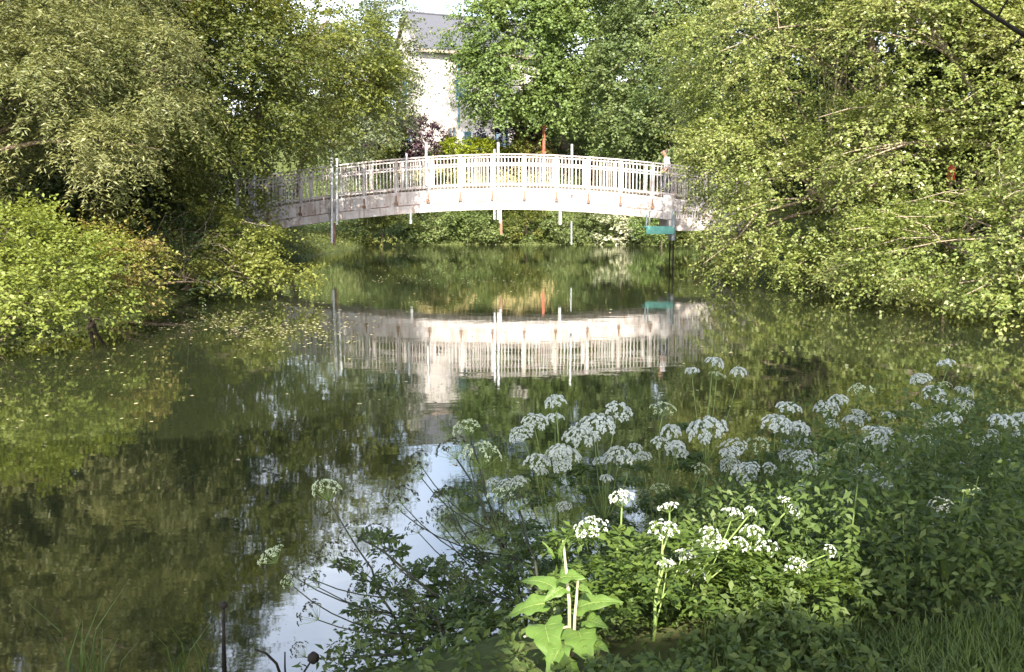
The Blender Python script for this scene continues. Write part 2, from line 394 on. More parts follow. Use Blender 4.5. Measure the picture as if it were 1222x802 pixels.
def foliage_quads(blobs, rng, dens, cr, nspray, nleaf, L, W, droop=0.25, flat=0.4, zmin=0.25, back=0.3, shell=(0.78, 1.06), fan=1.2, cut=None, up=0.6, holes=0.5, ccs_out=None):
    """leaves on fanned sprays, sprays in clumps, clumps over an uneven envelope of blobs"""
    C, O = [], []
    for (cx, cy_, cz, rx, ry, rz) in blobs:
        area = 4 * math.pi * ((rx * ry) ** 1.6 / 3 + (rx * rz) ** 1.6 / 3 + (ry * rz) ** 1.6 / 3) ** (1 / 1.6)
        n = max(4, int(dens * area * 1.25))
        u = unit(rng.normal(size=(n, 3)))
        tocam = unit(np.array([[-cx, -cy_, CAMH - cz]]))
        keep = (np.sum(u * tocam, -1) > -0.25) | (rng.random(n) < back)
        u = u[keep]; n = len(u)
        ph = rng.random(6) * 6.28
        r = shell[0] + (shell[1] - shell[0]) * np.sqrt(rng.random(n))
        r = r * (1 + 0.16 * np.sin(3.1 * u[:, 0] + ph[0]) * np.sin(3.7 * u[:, 2] + ph[1]) + 0.12 * np.sin(7.3 * u[:, 0] + ph[2] + 5 * u[:, 1]) * np.sin(6.1 * u[:, 2] + ph[3]))
        C.append(np.array([[cx, cy_, cz]]) + u * r[:, None] * np.array([[rx, ry, rz]]))
        o = u / np.array([[rx, ry, rz]]); O.append(unit(o))
    C = np.concatenate(C); O = np.concatenate(O)
    wl = 2.2 / (2.3 * cr); hp = rng.random(6) * 6.28
    hv = np.sin(C[:, 0] * wl + hp[0] + 1.3 * np.sin(C[:, 2] * wl * 0.8 + hp[1])) + np.sin(C[:, 2] * wl * 1.25 + hp[2] + 1.2 * np.sin(C[:, 1] * wl + hp[3])) + 0.6 * np.sin(C[:, 0] * wl * 2.3 + C[:, 2] * wl * 1.9 + hp[4])
    kk = (hv > -0.75) | (rng.random(len(C)) < holes)
    C, O = C[kk], O[kk]
    keep = C[:, 2] > zmin + 0.12
    g = ground_z(C[:, 0], C[:, 1])
    keep &= C[:, 2] > np.maximum(g, 0) + zmin * 0.6
    C, O = C[keep], O[keep]
    if ccs_out is not None: ccs_out.append((C.copy(), O.copy()))
    nc = len(C)
    # sprays
    Cs = np.repeat(C, nspray, 0); Os = np.repeat(O, nspray, 0)
    ns = len(Cs)
    Hs = Os * np.array([[1, 1, 0.45]]); Hs = unit(Hs + rng.normal(size=(ns, 3)) * np.array([[0.15, 0.15, 0.08]]))
    side = unit(np.cross(Hs, np.array([[0, 0, 1.0]])) + 1e-6)
    upv = np.cross(side, Hs)
    csz = np.repeat(0.65 + 0.7 * rng.random((nc, 1)), nspray, 0) * cr
    a = (rng.random((ns, 1)) * 2 - 1)
    st = Cs - Hs * csz * 0.45 + side * a * csz * 0.45 + upv * rng.normal(size=(ns, 1)) * csz * flat * 0.55
    sd = unit(Hs + side * a * fan + upv * rng.normal(size=(ns, 1)) * flat * 0.7 + rng.normal(size=(ns, 3)) * 0.18)
    sl_ = csz * (0.55 + 0.75 * rng.random((ns, 1)))
    # leaves
    t = np.tile(np.linspace(0.08, 1.0, nleaf), ns)[:, None] + rng.normal(size=(ns * nleaf, 1)) * 0.03
    S = np.repeat(st, nleaf, 0); D = np.repeat(sd, nleaf, 0); LL = np.repeat(sl_, nleaf, 0)
    pos = S + D * t * LL; pos[:, 2:3] -= droop * t * t * LL
    pos += rng.normal(size=pos.shape) * L * 0.35
    dd = D.copy(); dd[:, 2:3] -= droop * 1.6 * t
    sg = np.where(np.arange(ns * nleaf) % 2 == 0, 1.0, -1.0)[:, None]
    sv = np.cross(dd, np.array([[0, 0, 1.0]]))
    ld = unit(dd) * 0.6 + sg * unit(sv) * 0.8 + rng.normal(size=pos.shape) * 0.35
    nm = np.repeat(Os, nleaf, 0) * 0.5 + np.array([[0, 0, up]]) + rng.normal(size=pos.shape) * 0.42
    k = pos[:, 2] > 0.03
    if cut is not None: k &= cut(pos)
    return leaf_quads(pos[k], ld[k], nm[k], L, W, rng), C, O

def limb_pts(a, b, rng, n=5, sag=0.0, wob=0.08):
    a, b = Vector(a), Vector(b); L = (b - a).length
    out = []
    for i in range(n + 1):
        t = i / n
        p = a.lerp(b, t)
        w_ = wob * L * math.sin(math.pi * t)
        p += Vector((rng.normal() * w_ * 0.5, rng.normal() * w_ * 0.5, sag * L * math.sin(math.pi * t) + rng.normal() * w_ * 0.3))
        out.append(p)
    return out

def make_tree(kind, label, cat, base, blobs, leafm, barkm, seed, dens=1.2, cr=1.0, nspray=10, nleaf=16, L=0.09, W=0.05, limbs=24,
              trunk_r=0.22, stems=1, group=None, top=None, **kw):
    rng = np.random.default_rng(seed)
    Q, C, O = foliage_quads(blobs, rng, dens, cr, nspray, nleaf, L, W, **kw)
    bx, by = base; bz = gz(bx, by)
    root = empty(kind, (bx, by, max(bz, -0.2)))
    tag(root, label, cat, group)
    off = np.array([bx, by, max(bz, -0.2)])
    quads_mesh('crown', Q - off, leafm, root)
    tb = MB()
    # stems go to the blob centres, limbs from the stems to clumps
    axes = []
    order = sorted(blobs, key=lambda b: -b[3] * b[5])
    for s in range(stems):
        b = order[s % len(order)]
        tgt = Vector((b[0], b[1], b[2] + b[5] * 0.3)) - Vector(off)
        st = Vector((rng.normal() * trunk_r * 1.2, rng.normal() * trunk_r * 1.2, -0.3)) if stems > 1 else Vector((0, 0, -0.3))
        mid = Vector((st.x * 0.5 + tgt.x * 0.25, st.y * 0.5 + tgt.y * 0.25, tgt.z * 0.5))
        pts = []
        for i in range(9):
            t = i / 8
            p = st * (1 - t) ** 2 + mid * 2 * t * (1 - t) + tgt * t * t
            pts.append(p + Vector((rng.normal(), rng.normal(), 0)) * trunk_r * 0.35 * (t > 0.05))
        tr = [trunk_r * (1.25 if i == 0 else 1 - 0.82 * i / 8) for i in range(9)]
        tb.tube(pts, tr, 8); axes.append((pts, tr))
    if limbs and len(C):
        pick = rng.choice(len(C), min(limbs, len(C)), replace=False)
        for ci in pick:
            c = Vector(C[ci] + O[ci] * cr * 0.25 - off)
            pts, tr = axes[rng.integers(len(axes))]
            j = 2 + int(min(5, max(0, round((c.z / max(pts[-1].z, 0.1)) * 6 - 1 + rng.normal() * 0.7))))
            j = min(j, 7)
            r0 = min(tr[j] * 0.5, 0.03 + 0.010 * (c - pts[j]).length)
            lp = limb_pts(pts[j], c, rng, 6, 0.08, 0.05)
            tb.tube(lp, [max(0.008, r0 * (1 - 0.9 * i / 6)) for i in range(7)], 5)
    tb.build('trunk', barkm, root, smooth=True)
    return root

# line of sight kept open to the red post on the right bank
POST = P(1135, 207, 25.5)
def cut_person(pos):
    c = np.array([0, 0, CAMH]); v = np.array(P(795, 186, 39.6)) - c; v = v / np.linalg.norm(v)
    q = pos - c; t = q @ v; d = q - t[:, None] * v
    return ~((np.abs(d[:, 0]) < 0.0085 * t) & (np.abs(d[:, 2]) < 0.0135 * t) & (t < 39))
def cut_post(pos):
    c = np.array([0, 0, CAMH]); v = np.array(POST) - c; v = v / np.linalg.norm(v)
    q = pos - c; t = q @ v; d = np.linalg.norm(q - t[:, None] * v, axis=-1)
    return ~((d < 0.17) & (t < 25.5))

# -- left bank
make_tree('willow_tree', 'pale grey-green willow at the far left edge with feathery drooping sprays', 'tree', (-12.5, 21),
          [B(50, 130, 21, 100, 95, 2.2), B(130, 175, 20.5, 50, 50, 1.4), B(30, -20, 22, 120, 110, 3), B(-60, 80, 22, 90, 180, 3), B(80, 60, 21.5, 70, 60, 2), B(110, -60, 22.5, 90, 90, 2.4), B(195, 125, 22, 48, 24, 1.5), B(185, 60, 22.5, 40, 40, 1.6), B(-20, -180, 23, 140, 120, 3)],
          M['leaf_willow'], M['bark'], 11, dens=1.8, cr=0.85, nspray=13, nleaf=24, L=0.10, W=0.024, droop=0.5, holes=0.2, fan=0.9, limbs=40, trunk_r=0.3)
make_tree('broadleaf_tree', 'tall dark green tree on the left bank between the pale willow and the bridge end', 'tree', (-11.5, 28),
          [B(210, 60, 29, 110, 110, 3.5), B(275, 150, 28, 68, 45, 2.6), B(130, -130, 30, 125, 110, 4), B(310, 70, 30, 70, 90, 2.5), B(190, 260, 28.5, 70, 70, 2.2), B(30, -200, 30, 150, 120, 4), B(200, -50, 30, 85, 80, 3)],
          M['leaf_dark'], M['bark'], 12, holes=0.15, dens=1.6, cr=1.05, nspray=10, nleaf=20, L=0.10, W=0.055, limbs=40, trunk_r=0.35, droop=0.3)
make_tree('broadleaf_tree', 'olive-green tree on the left bank whose boughs hang over the left end of the bridge', 'tree', (-11.2, 36),
          [B(390, 50, 34, 75, 75, 2.4), B(340, 145, 33, 80, 40, 2.2), B(290, -30, 35, 60, 60, 2.6), B(430, 110, 34.5, 35, 45, 1.6), B(290, 110, 34, 60, 60, 2), B(312, 272, 35, 30, 10, 1.0), B(292, 228, 35, 36, 26, 1.1)],
          M['leaf_olive'], M['bark'], 13, dens=1.3, cr=1.0, nspray=10, nleaf=20, L=0.11, W=0.06, limbs=34, trunk_r=0.28)
make_tree('alder_shrub', 'low alder with lit boughs reaching over the water under the left end of the bridge', 'shrub', (-8.6, 25.5),
          [B(290, 325, 25, 50, 30, 1.3), B(340, 325, 25, 38, 14, 0.9), B(300, 285, 25.5, 35, 22, 1.0), B(250, 290, 26, 45, 45, 1.3)],
          M['leaf_olive'], M['bark_pale'], 14, dens=2.2, cr=0.6, nspray=9, nleaf=16, L=0.085, W=0.05, limbs=22, trunk_r=0.09, stems=2, flat=0.3, zmin=0.15)
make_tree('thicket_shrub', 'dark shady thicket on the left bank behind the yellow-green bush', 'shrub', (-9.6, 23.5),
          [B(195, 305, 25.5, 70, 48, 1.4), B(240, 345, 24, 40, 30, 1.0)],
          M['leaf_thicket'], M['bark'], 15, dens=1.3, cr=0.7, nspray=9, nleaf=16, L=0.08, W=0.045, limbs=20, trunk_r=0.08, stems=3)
make_tree('bush', 'bright yellow-green bush standing at the water on the left edge', 'bush', (-8.8, 16.2),
          [B(30, 345, 16.5, 85, 80, 1.7), B(90, 335, 17.3, 65, 62, 1.4), B(10, 290, 17, 45, 45, 1.2), B(-50, 340, 16.5, 60, 90, 1.5)],
          M['leaf_bush'], M['bark'], 16, dens=4.0, cr=0.5, nspray=8, nleaf=14, L=0.075, W=0.045, limbs=20, trunk_r=0.05, stems=4, flat=0.55, droop=0.05, up=0.8)
make_tree('bush', 'rusty-tinged green bush right of the yellow-green bush at the left waterline', 'bush', (-8.2, 19.3),
          [B(150, 345, 19, 42, 45, 1.1), B(170, 320, 19.4, 30, 40, 1.0), B(115, 320, 19.4, 40, 45, 1.1)],
          M['leaf_rust'], M['bark'], 17, dens=4.2, cr=0.45, nspray=8, nleaf=14, L=0.07, W=0.045, limbs=14, trunk_r=0.05, stems=3, flat=0.55, droop=0.05, up=0.8)
make_tree('broadleaf_tree', 'pale bluish-green thin tree beside the left gable of the white house', 'tree', (-12.5, 56),
          [B(425, 70, 54, 40, 80, 2.4), B(400, 150, 53, 50, 40, 2.4), B(470, 45, 55, 32, 60, 1.6), B(462, 125, 54, 30, 32, 1.5), B(487, 95, 56, 13, 40, 0.9)],
          M['leaf_haze'], M['bark'], 18, dens=0.8, cr=1.2, nspray=9, nleaf=16, L=0.15, W=0.10, limbs=26, trunk_r=0.22)
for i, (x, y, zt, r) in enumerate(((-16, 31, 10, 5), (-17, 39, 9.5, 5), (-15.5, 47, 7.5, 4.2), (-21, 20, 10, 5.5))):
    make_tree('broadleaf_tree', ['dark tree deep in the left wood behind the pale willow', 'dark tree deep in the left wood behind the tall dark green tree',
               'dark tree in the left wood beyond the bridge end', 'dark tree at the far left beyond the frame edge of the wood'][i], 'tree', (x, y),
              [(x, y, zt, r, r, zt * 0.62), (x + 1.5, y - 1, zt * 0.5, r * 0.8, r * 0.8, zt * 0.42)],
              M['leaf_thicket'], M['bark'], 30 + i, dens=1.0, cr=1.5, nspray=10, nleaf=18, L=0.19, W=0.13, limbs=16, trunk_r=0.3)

# -- right bank
KR = dict(leafm=M['leaf_right'], barkm=M['bark_pale'], L=0.088, W=0.056, droop=0.28, up=0.75)
make_tree('spreading_tree', 'sunlit olive-green tree leaning over the water and hiding the right end of the bridge', 'tree', (12.0, 30), 
          [B(930, 70, 31, 120, 110, 3.0), B(885, 188, 30, 75, 66, 2.4), B(960, 250, 28.5, 110, 80, 2.6), B(930, 315, 28, 75, 28, 1.8), B(990, -90, 31, 150, 110, 3.4), B(870, 110, 32, 50, 80, 2)],
          seed=21, cut=cut_person, dens=1.55, cr=0.95, nspray=11, nleaf=20, limbs=60, trunk_r=0.26, stems=3, **KR)
make_tree('spreading_tree', 'tall sunlit olive-green tree filling the upper right corner', 'tree', (13.5, 26),
          [B(1110, 70, 26.5, 120, 110, 3.0), B(1200, 120, 25.5, 90, 120, 2.6), B(1060, 190, 26.5, 90, 70, 2.5), B(1130, -90, 27, 160, 110, 3.5), B(1270, 20, 26, 100, 160, 3)],
          seed=22, dens=1.45, cr=0.95, nspray=11, nleaf=20, limbs=60, trunk_r=0.26, stems=3, cut=cut_post, **KR)
make_tree('spreading_tree', 'low sunlit tree with bare pale twigs dipping to the water at the right edge', 'tree', (11.8, 21.5),
          [B(1110, 300, 22.5, 110, 55, 2.2), B(1200, 290, 20.5, 75, 70, 1.9), B(1050, 330, 23.5, 60, 30, 1.5), B(1190, 345, 19.5, 60, 32, 1.3), B(1260, 230, 20.5, 60, 80, 1.8)],
          seed=23, dens=1.9, cr=0.8, nspray=11, nleaf=18, limbs=60, trunk_r=0.16, stems=3, cut=cut_post, **KR)
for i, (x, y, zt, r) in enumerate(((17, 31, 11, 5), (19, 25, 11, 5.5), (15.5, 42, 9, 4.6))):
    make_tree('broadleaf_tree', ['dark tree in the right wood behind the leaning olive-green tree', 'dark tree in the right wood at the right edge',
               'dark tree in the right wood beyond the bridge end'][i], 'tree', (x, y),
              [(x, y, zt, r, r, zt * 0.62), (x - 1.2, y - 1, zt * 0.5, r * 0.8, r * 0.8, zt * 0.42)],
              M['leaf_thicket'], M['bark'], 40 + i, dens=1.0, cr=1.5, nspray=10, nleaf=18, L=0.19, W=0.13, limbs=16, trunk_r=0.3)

# -- far bank
KF = dict(nspray=10, nleaf=16, L=0.19, W=0.14)
make_tree('sycamore_tree', 'large bright green leafy tree right of the white house, behind the middle of the bridge', 'tree', (3.6, 71),
          [B(640, 60, 67, 80, 70, 3.6), B(600, 98, 66, 46, 43, 2.4), B(690, 10, 68, 60, 80, 3.4), B(640, -50, 68, 95, 70, 3.6), B(570, 40, 67, 36, 40, 2), B(670, 120, 66, 45, 35, 2.4)],
          M['leaf_syc'], M['bark_pale'], 51, dens=0.75, cr=1.4, limbs=36, trunk_r=0.34, **KF)
make_tree('broadleaf_tree', 'deep green tree between the bright sycamore and the right-hand trees', 'tree', (8.6, 64),
          [B(760, 90, 62, 50, 90, 2.8), B(790, -30, 63, 70, 90, 3.2), B(765, 150, 60, 50, 38, 2.6), B(815, 130, 58, 40, 60, 2.4)],
          M['leaf_conifer'], M['bark'], 52, dens=0.75, cr=1.3, limbs=26, trunk_r=0.3, **KF)
for i, (px, py, d, rx, rz) in enumerate(((700, 90, 84, 70, 90), (820, 60, 88, 90, 120), (930, 60, 86, 100, 120), (395, 110, 82, 75, 75))):
    p = P(px, py, d)
    make_tree('broadleaf_tree', ['dark green tree on the hill behind the bright sycamore', 'green hilltop tree behind the deep green tree',
              'green hilltop tree behind the leaning olive-green tree', 'green hilltop tree left of the white house'][i], 'tree', (p.x, d),
              [B(px, py, d, rx, rz, 4), B(px + 15, py + rz * 0.8, d - 1, rx * 0.8, rz * 0.6, 3.5)], M['leaf_conifer'], M['bark'], 60 + i, dens=0.6, cr=1.9, nspray=9, nleaf=16, L=0.30, W=0.22, limbs=14, trunk_r=0.35)

def shrub(kind, label, px, py, d, rx, rz, ry, lm, seed, dens=2.2, L=0.13, W=0.09, cr=0.55, cat='shrub', extra=()):
    p = P(px, py, d)
    y = d + ry * 0.2
    bl = [B(px, py, d, rx, rz, ry)] + [B(*e) for e in extra]
    return make_tree(kind, label, cat, (p.x, y), bl, lm, M['bark'], seed, dens=dens, cr=cr, nspray=8, nleaf=12, L=L, W=W, limbs=10, trunk_r=0.05, stems=3, flat=0.55, droop=0.1, up=0.7, zmin=0.1, back=0.5)
shrub('purple_shrub', 'dark purple-leaved shrub left of the white house, just above the bridge rail', 500, 165, 68, 36, 26, 1.9, M['leaf_purple'], 71, extra=((465, 160, 68, 35, 25, 1.6),))
shrub('purple_shrub', 'rounded purple-leaved shrub right of the house door, just above the bridge rail', 604, 160, 69, 30, 26, 1.8, M['leaf_purple'], 72, extra=((635, 150, 70, 18, 18, 1.2),))
shrub('dark_shrub', 'dark green shrub between the bluish tree and the purple shrub above the bridge', 440, 160, 66, 45, 30, 2, M['leaf_dark'], 73)
shrub('lime_shrub', 'lime-yellow low shrub in front of the house door', 562, 178, 67, 36, 12, 1.4, M['leaf_lime'], 74, dens=3.5)
shrub('round_shrub', 'small green shrub just left of the red timber post', 618, 175, 67, 13, 10, 0.8, M['leaf_olive'], 75, dens=4)
shrub('flowering_shrub', 'salmon-tinged low shrub at the foot of the red timber post', 640, 181, 66.5, 14, 8, 0.7, M['leaf_salmon'], 76, dens=5)
shrub('flowering_shrub', 'orange-flowered shrub between the purple shrub and the red post', 632, 162, 70.5, 14, 12, 0.8, M['leaf_orange'], 77, dens=5, L=0.16, W=0.13)
shrub('dark_shrub', 'dark evergreen shrub right of the red timber post', 690, 165, 69, 34, 30, 1.8, M['leaf_conifer'], 78)
shrub('dark_shrub', 'green bush above the bridge rail left of the walking person', 745, 178, 62, 40, 18, 1.8, M['leaf_syc'], 79)
far = [(465, 228, 63.5, 34, 16, 'bank_shrub', 'green shrub halfway up the far bank behind the left railing', 'leaf_bank'),
       (530, 226, 63.8, 30, 14, 'dark_shrub', 'dark shrub halfway up the far bank left of the bridge middle', 'leaf_dark'),
       (720, 226, 63.5, 36, 16, 'bank_shrub', 'green shrub halfway up the far bank behind the right railing', 'leaf_conifer'),
       (775, 222, 61.5, 30, 20, 'dark_shrub', 'dark shrub halfway up the far bank below the walking person', 'leaf_dark'),
       (605, 236, 63.0, 34, 10, 'dark_shrub', 'low dark shrub on the far bank under the pale dry meadow', 'leaf_dark'),
       (455, 276, 58, 40, 20, 'dark_shrub', 'dark bank shrub under the left part of the bridge', 'leaf_dark'),
       (515, 268, 60.5, 40, 24, 'bank_shrub', 'green bank shrub under the bridge left of its middle', 'leaf_bank'),
       (575, 272, 60.6, 32, 20, 'bank_shrub', 'grey-green bank shrub under the middle of the bridge', 'leaf_bank'),
       (628, 272, 60.8, 28, 22, 'dark_shrub', 'dark bank shrub right of the bridge middle', 'leaf_dark'),
       (680, 270, 60.6, 34, 22, 'bank_shrub', 'mid-green bank shrub left of the cream-flowered shrub', 'leaf_conifer'),
       (735, 272, 60.2, 30, 24, 'cream_shrub', 'cream-flowered shrub at the far waterline under the right part of the bridge', 'leaf_cream'),
       (790, 272, 57.5, 36, 20, 'bank_shrub', 'green bank shrub behind the turquoise landing stage', 'leaf_syc'),
       (840, 268, 52, 40, 30, 'dark_shrub', 'dark bank shrub behind the right bridge abutment', 'leaf_dark')]
for i, (px, py, d, rx, rz, k, lb, lm) in enumerate(far):
    shrub(k, lb, px, py, d, rx, rz, 1.1, M[lm], 90 + i, dens=2.6)

# low cover over the banks
def scatter_cover(name, n, seed, region, mm, L, W, hmax, dmax=7):
    rng = np.random.default_rng(seed)
    X = rng.uniform(region[0], region[1], n); Y = rng.uniform(region[2], region[3], n)
    d = pond_sd(X, Y); k = (d > -0.05) & (d < dmax)
    X, Y, d = X[k], Y[k], d[k]
    n = len(X)
    H = hmax * (0.35 + 0.65 * (0.5 + 0.5 * np.sin(X * 1.3 + 2 * np.sin(Y * 0.9))) ) * rng.random(n) ** 0.7
    pos = np.stack([X, Y, np.maximum(ground_z(X, Y), 0) + H], -1)
    dr = rng.normal(size=(n, 3)) * np.array([[1, 1, 0.5]]); nm = rng.normal(size=(n, 3)) * 0.4 + np.array([[0, -0.25, 0.9]])
    o = quads_mesh(name, leaf_quads(pos, dr, nm, L, W, rng), mm)
    return tag(o, kind='stuff')
tag(scatter_cover('bank_herbage', 70000, 5, (-14, 13, 57, 74), M['leaf_bank'], 0.14, 0.09, 0.55, 14), 'low green herbage covering the far bank below and above the bridge', 'herbage')
tag(scatter_cover('bank_herbage', 50000, 6, (-15, -6, 10, 57), M['leaf_dark'], 0.10, 0.06, 0.5), 'dark low herbage along the left bank under the trees', 'herbage')
tag(scatter_cover('bank_herbage', 50000, 7, (7, 17, 12, 57), M['leaf_olive'], 0.10, 0.06, 0.5), 'low olive herbage along the right bank under the trees', 'herbage')
rng = np.random.default_rng(8)
X = rng.uniform(-7.5, 6.5, 9000); Y = rng.normal(66.3, 1.2, 9000)
k = (np.abs(Y - 66.3) < 2.6) & (np.sin(X * 1.1 + 0.6) + 0.6 * np.sin(X * 2.7 + Y) + rng.normal(size=9000) * .5 > 0.1)
X, Y = X[k], Y[k]
fp = np.stack([X, Y, ground_z(X, Y) + 0.5 * rng.random(len(X))], -1)
M['leaf_dry'] = leaf_mat('dry_grass_flowers', [(0.30, 0.28, 0.13), (0.45, 0.40, 0.22), (0.55, 0.44, 0.20), (0.60, 0.50, 0.36)], 0.25, 0.7, 0.2, 0.5)
tag(quads_mesh('dry_meadow', leaf_quads(fp, rng.normal(size=fp.shape) + np.array([[0, 0, 1.2]]), rng.normal(size=fp.shape) + np.array([[0, -1, 0.6]]), 0.16, 0.09, rng), M['leaf_dry']),
    'pale dry grass and yellow flowers on the bank seen through the bridge railing', 'meadow', kind='stuff')

# floating leaves and scum
ns = 5000
pp = []
rr = random.Random(3)
for i in range(ns):
    if i < 2000:
        X_, Y_ = rr.gauss(-4.8, 1.2), rr.gauss(19.5, 2.4)
    elif i < 3600:
        X_, Y_ = rr.gauss(-2.5, 2.4), rr.uniform(30, 52)
    else:
        X_, Y_ = rr.uniform(-7, 7), rr.uniform(8, 55)
    if math.sin(X_ * 1.7 + 2 * math.sin(Y_ * .45)) + math.sin(Y_ * .9 + X_ * .6) + rr.gauss(0, .5) < 0.2 and rr.random() < .85: continue
    pp.append((X_, Y_, 0.004))
pp = np.array(pp); pp = pp[pond_sd(pp[:, 0], pp[:, 1]) < -0.2]
rng = np.random.default_rng(9)
dr = rng.normal(size=pp.shape); dr[:, 2] = 0
tag(quads_mesh('floating_leaves', leaf_quads(pp, dr, np.tile([[0, 0, 1.0]], (len(pp), 1)), 0.055, 0.036, rng, 0.05, 0.85), M['leaf_speck']),
    'fallen leaves and specks floating on the pond', 'floating leaves', kind='stuff')

# ------------------------------------------------------------------ house
HX, HY = P(502, 54, 77).x, 77.0
HZ = gz(HX, HY) - 0.3
EAVE = P(502, 54, 77).z - HZ; RIDGE = P(483, 17, 79.8).z - HZ
house = empty('white_house', (HX, HY, HZ), R(25))
tag(house, 'cream-white rendered house with grey slate roof and blue-framed windows behind the trees', 'house')
HL, HW = 10.0, 6.0
m_ = MB()
m_.add([(0, 0, 0), (HL, 0, 0), (HL, HW, 0), (0, HW, 0), (0, 0, EAVE), (HL, 0, EAVE), (HL, HW, EAVE), (0, HW, EAVE), (0, HW / 2, RIDGE - 0.12), (HL, HW / 2, RIDGE - 0.12)],
       [(0, 1, 5, 4), (1, 2, 6, 9, 5), (2, 3, 7, 6), (3, 0, 4, 8, 7)])
m_.build('wall', M['render_wall'], house)
def roof():
    b = MB(); ov, ge, th = 0.45, 0.25, 0.14
    sl_ = (RIDGE - EAVE) / (HW / 2)
    for sgn in (0, 1):
        y0, y1 = (-ov, HW / 2) if sgn == 0 else (HW + ov, HW / 2)
        z0 = EAVE - ov * sl_
        pts = [(-ge, y0, z0), (HL + ge, y0, z0), (HL + ge, y1, RIDGE), (-ge, y1, RIDGE)]
        top = [(x, y, z + th) for x, y, z in pts]
        b.add(pts + top, [(0, 3, 2, 1), (4, 5, 6, 7), (0, 1, 5, 4), (2, 3, 7, 6), (1, 2, 6, 5), (3, 0, 4, 7)])
    rf = b.build('roof', M['slate'], house)
    f = MB(); f.box((HL / 2, -ov - 0.02, EAVE - ov * sl_ + 0.0), (HL + 2 * ge, 0.035, 0.2)); f.build('eaves_board', M['fascia_wood'], house)
    f = MB(); f.tube([(-ge, HW / 2, RIDGE + 0.15), (HL + ge, HW / 2, RIDGE + 0.15)], 0.1, 8); f.build('ridge_tile', M['slate'], rf)
    for s in (0, 1):
        f = MB(); y0 = -ov if s == 0 else HW + ov
        f.bar((-ge - 0.02, y0, EAVE - ov * sl_), (-ge - 0.02, HW / 2, RIDGE), 0.03, 0.2); f.build('verge_board', M['fascia_wood'], house)
roof()
def window(lx, lz, ww, wh, face='eave', frm='blue_paint', bars=2):
    fr = MB(); t = 0.09
    def pt(a, z, out): return (lx + a, -out, z) if face == 'eave' else (-out, lx + a, z)
    def bx(a0, a1, z0, z1, o0, o1, b):
        c = pt((a0 + a1) / 2, (z0 + z1) / 2, (o0 + o1) / 2)
        s = (a1 - a0, o1 - o0, z1 - z0) if face == 'eave' else (o1 - o0, a1 - a0, z1 - z0)
        b.box(c, s)
    bx(-ww / 2, -ww / 2 + t, lz, lz + wh, 0, .07, fr); bx(ww / 2 - t, ww / 2, lz, lz + wh, 0, .07, fr)
    bx(-ww / 2 + t, ww / 2 - t, lz, lz + t, 0, .068, fr); bx(-ww / 2 + t, ww / 2 - t, lz + wh - t, lz + wh, 0, .068, fr)
    for i in range(1, bars):
        a = -ww / 2 + ww * i / bars; bx(a - .03, a + .03, lz + t, lz + wh - t, 0, .066, fr)
    o = fr.build('window', M[frm], house)
    p = MB(); bx(-ww / 2 + t * .5, ww / 2 - t * .5, lz + t * .5, lz + wh - t * .5, -.0, .03, p); p.build('pane', M['glass'], o)
    s = MB(); bx(-ww / 2 - .1, ww / 2 + .1, lz - .09, lz - .002, 0, .14, s); s.build('sill', M['white_paint'], o)
window(2.45, 1.5, 0.75, 1.1, 'eave', 'fascia_wood')
window(3.3, 4.6, 0.95, 1.9, 'eave'); window(6.6, 4.6, 0.95, 1.9, 'eave'); window(6.6, 1.3, 1.1, 1.5, 'eave')
window(3.6, 4.6, 0.9, 1.6, 'gable'); window(3.0, 1.3, 0.9, 1.4, 'gable')
dm = MB(); dm.box((3.72, -.06, 1.15), (0.5, 0.1, 2.3)); d_ = dm.build('door', M['blue_paint'], house)
h_ = MB(); h_.box((3.9, -.13, 1.05), (0.05, 0.05, 0.16)); h_.build('handle', M['steel'], d_)
pm = MB()
for a in (4.05, 4.45, 4.85, 5.25): pm.box((a, -.07, 1.15), (0.07, 0.12, 2.3))
for z in (0.04, 0.8, 2.26): pm.box((4.65, -.06, z), (1.13, 0.09, 0.07))
po = pm.build('glazed_screen', M['white_paint'], house)
pg = MB(); pg.box((4.65, -.02, 1.15), (1.2, 0.03, 2.2)); pg.build('pane', M['glass'], po)
dp = MB(); dp.tube([(3.0, -.08, 2.6), (3.0, -.08, EAVE - 0.7)], 0.05, 8); dp.build('downpipe', M['blue_paint'], house)

# red post and pergola stump
p = P(649, 186, 65.4)
rp_ = empty('timber_post', (p.x, 65.4, gz(p.x, 65.4)))
tag(rp_, 'red-brown timber post standing among the shrubs above the bridge rail', 'post')
hgt = P(649, 152, 65.4).z - gz(p.x, 65.4)
b = MB(); b.box((0, 0, hgt / 2 - 0.1), (0.17, 0.17, hgt + 0.2)); b.build('shaft', M['red_wood'], rp_)
b = MB(); b.add([(-.14, -.14, hgt), (.14, -.14, hgt), (.14, .14, hgt), (-.14, .14, hgt), (-.14, -.14, hgt + .06), (.14, -.14, hgt + .06), (.14, .14, hgt + .06), (-.14, .14, hgt + .06), (0, 0, hgt + .2)],
                [(3, 2, 1, 0), (0, 1, 5, 4), (1, 2, 6, 5), (2, 3, 7, 6), (3, 0, 4, 7), (4, 5, 8), (5, 6, 8), (6, 7, 8), (7, 4, 8)]); b.build('cap', M['red_wood'], rp_)

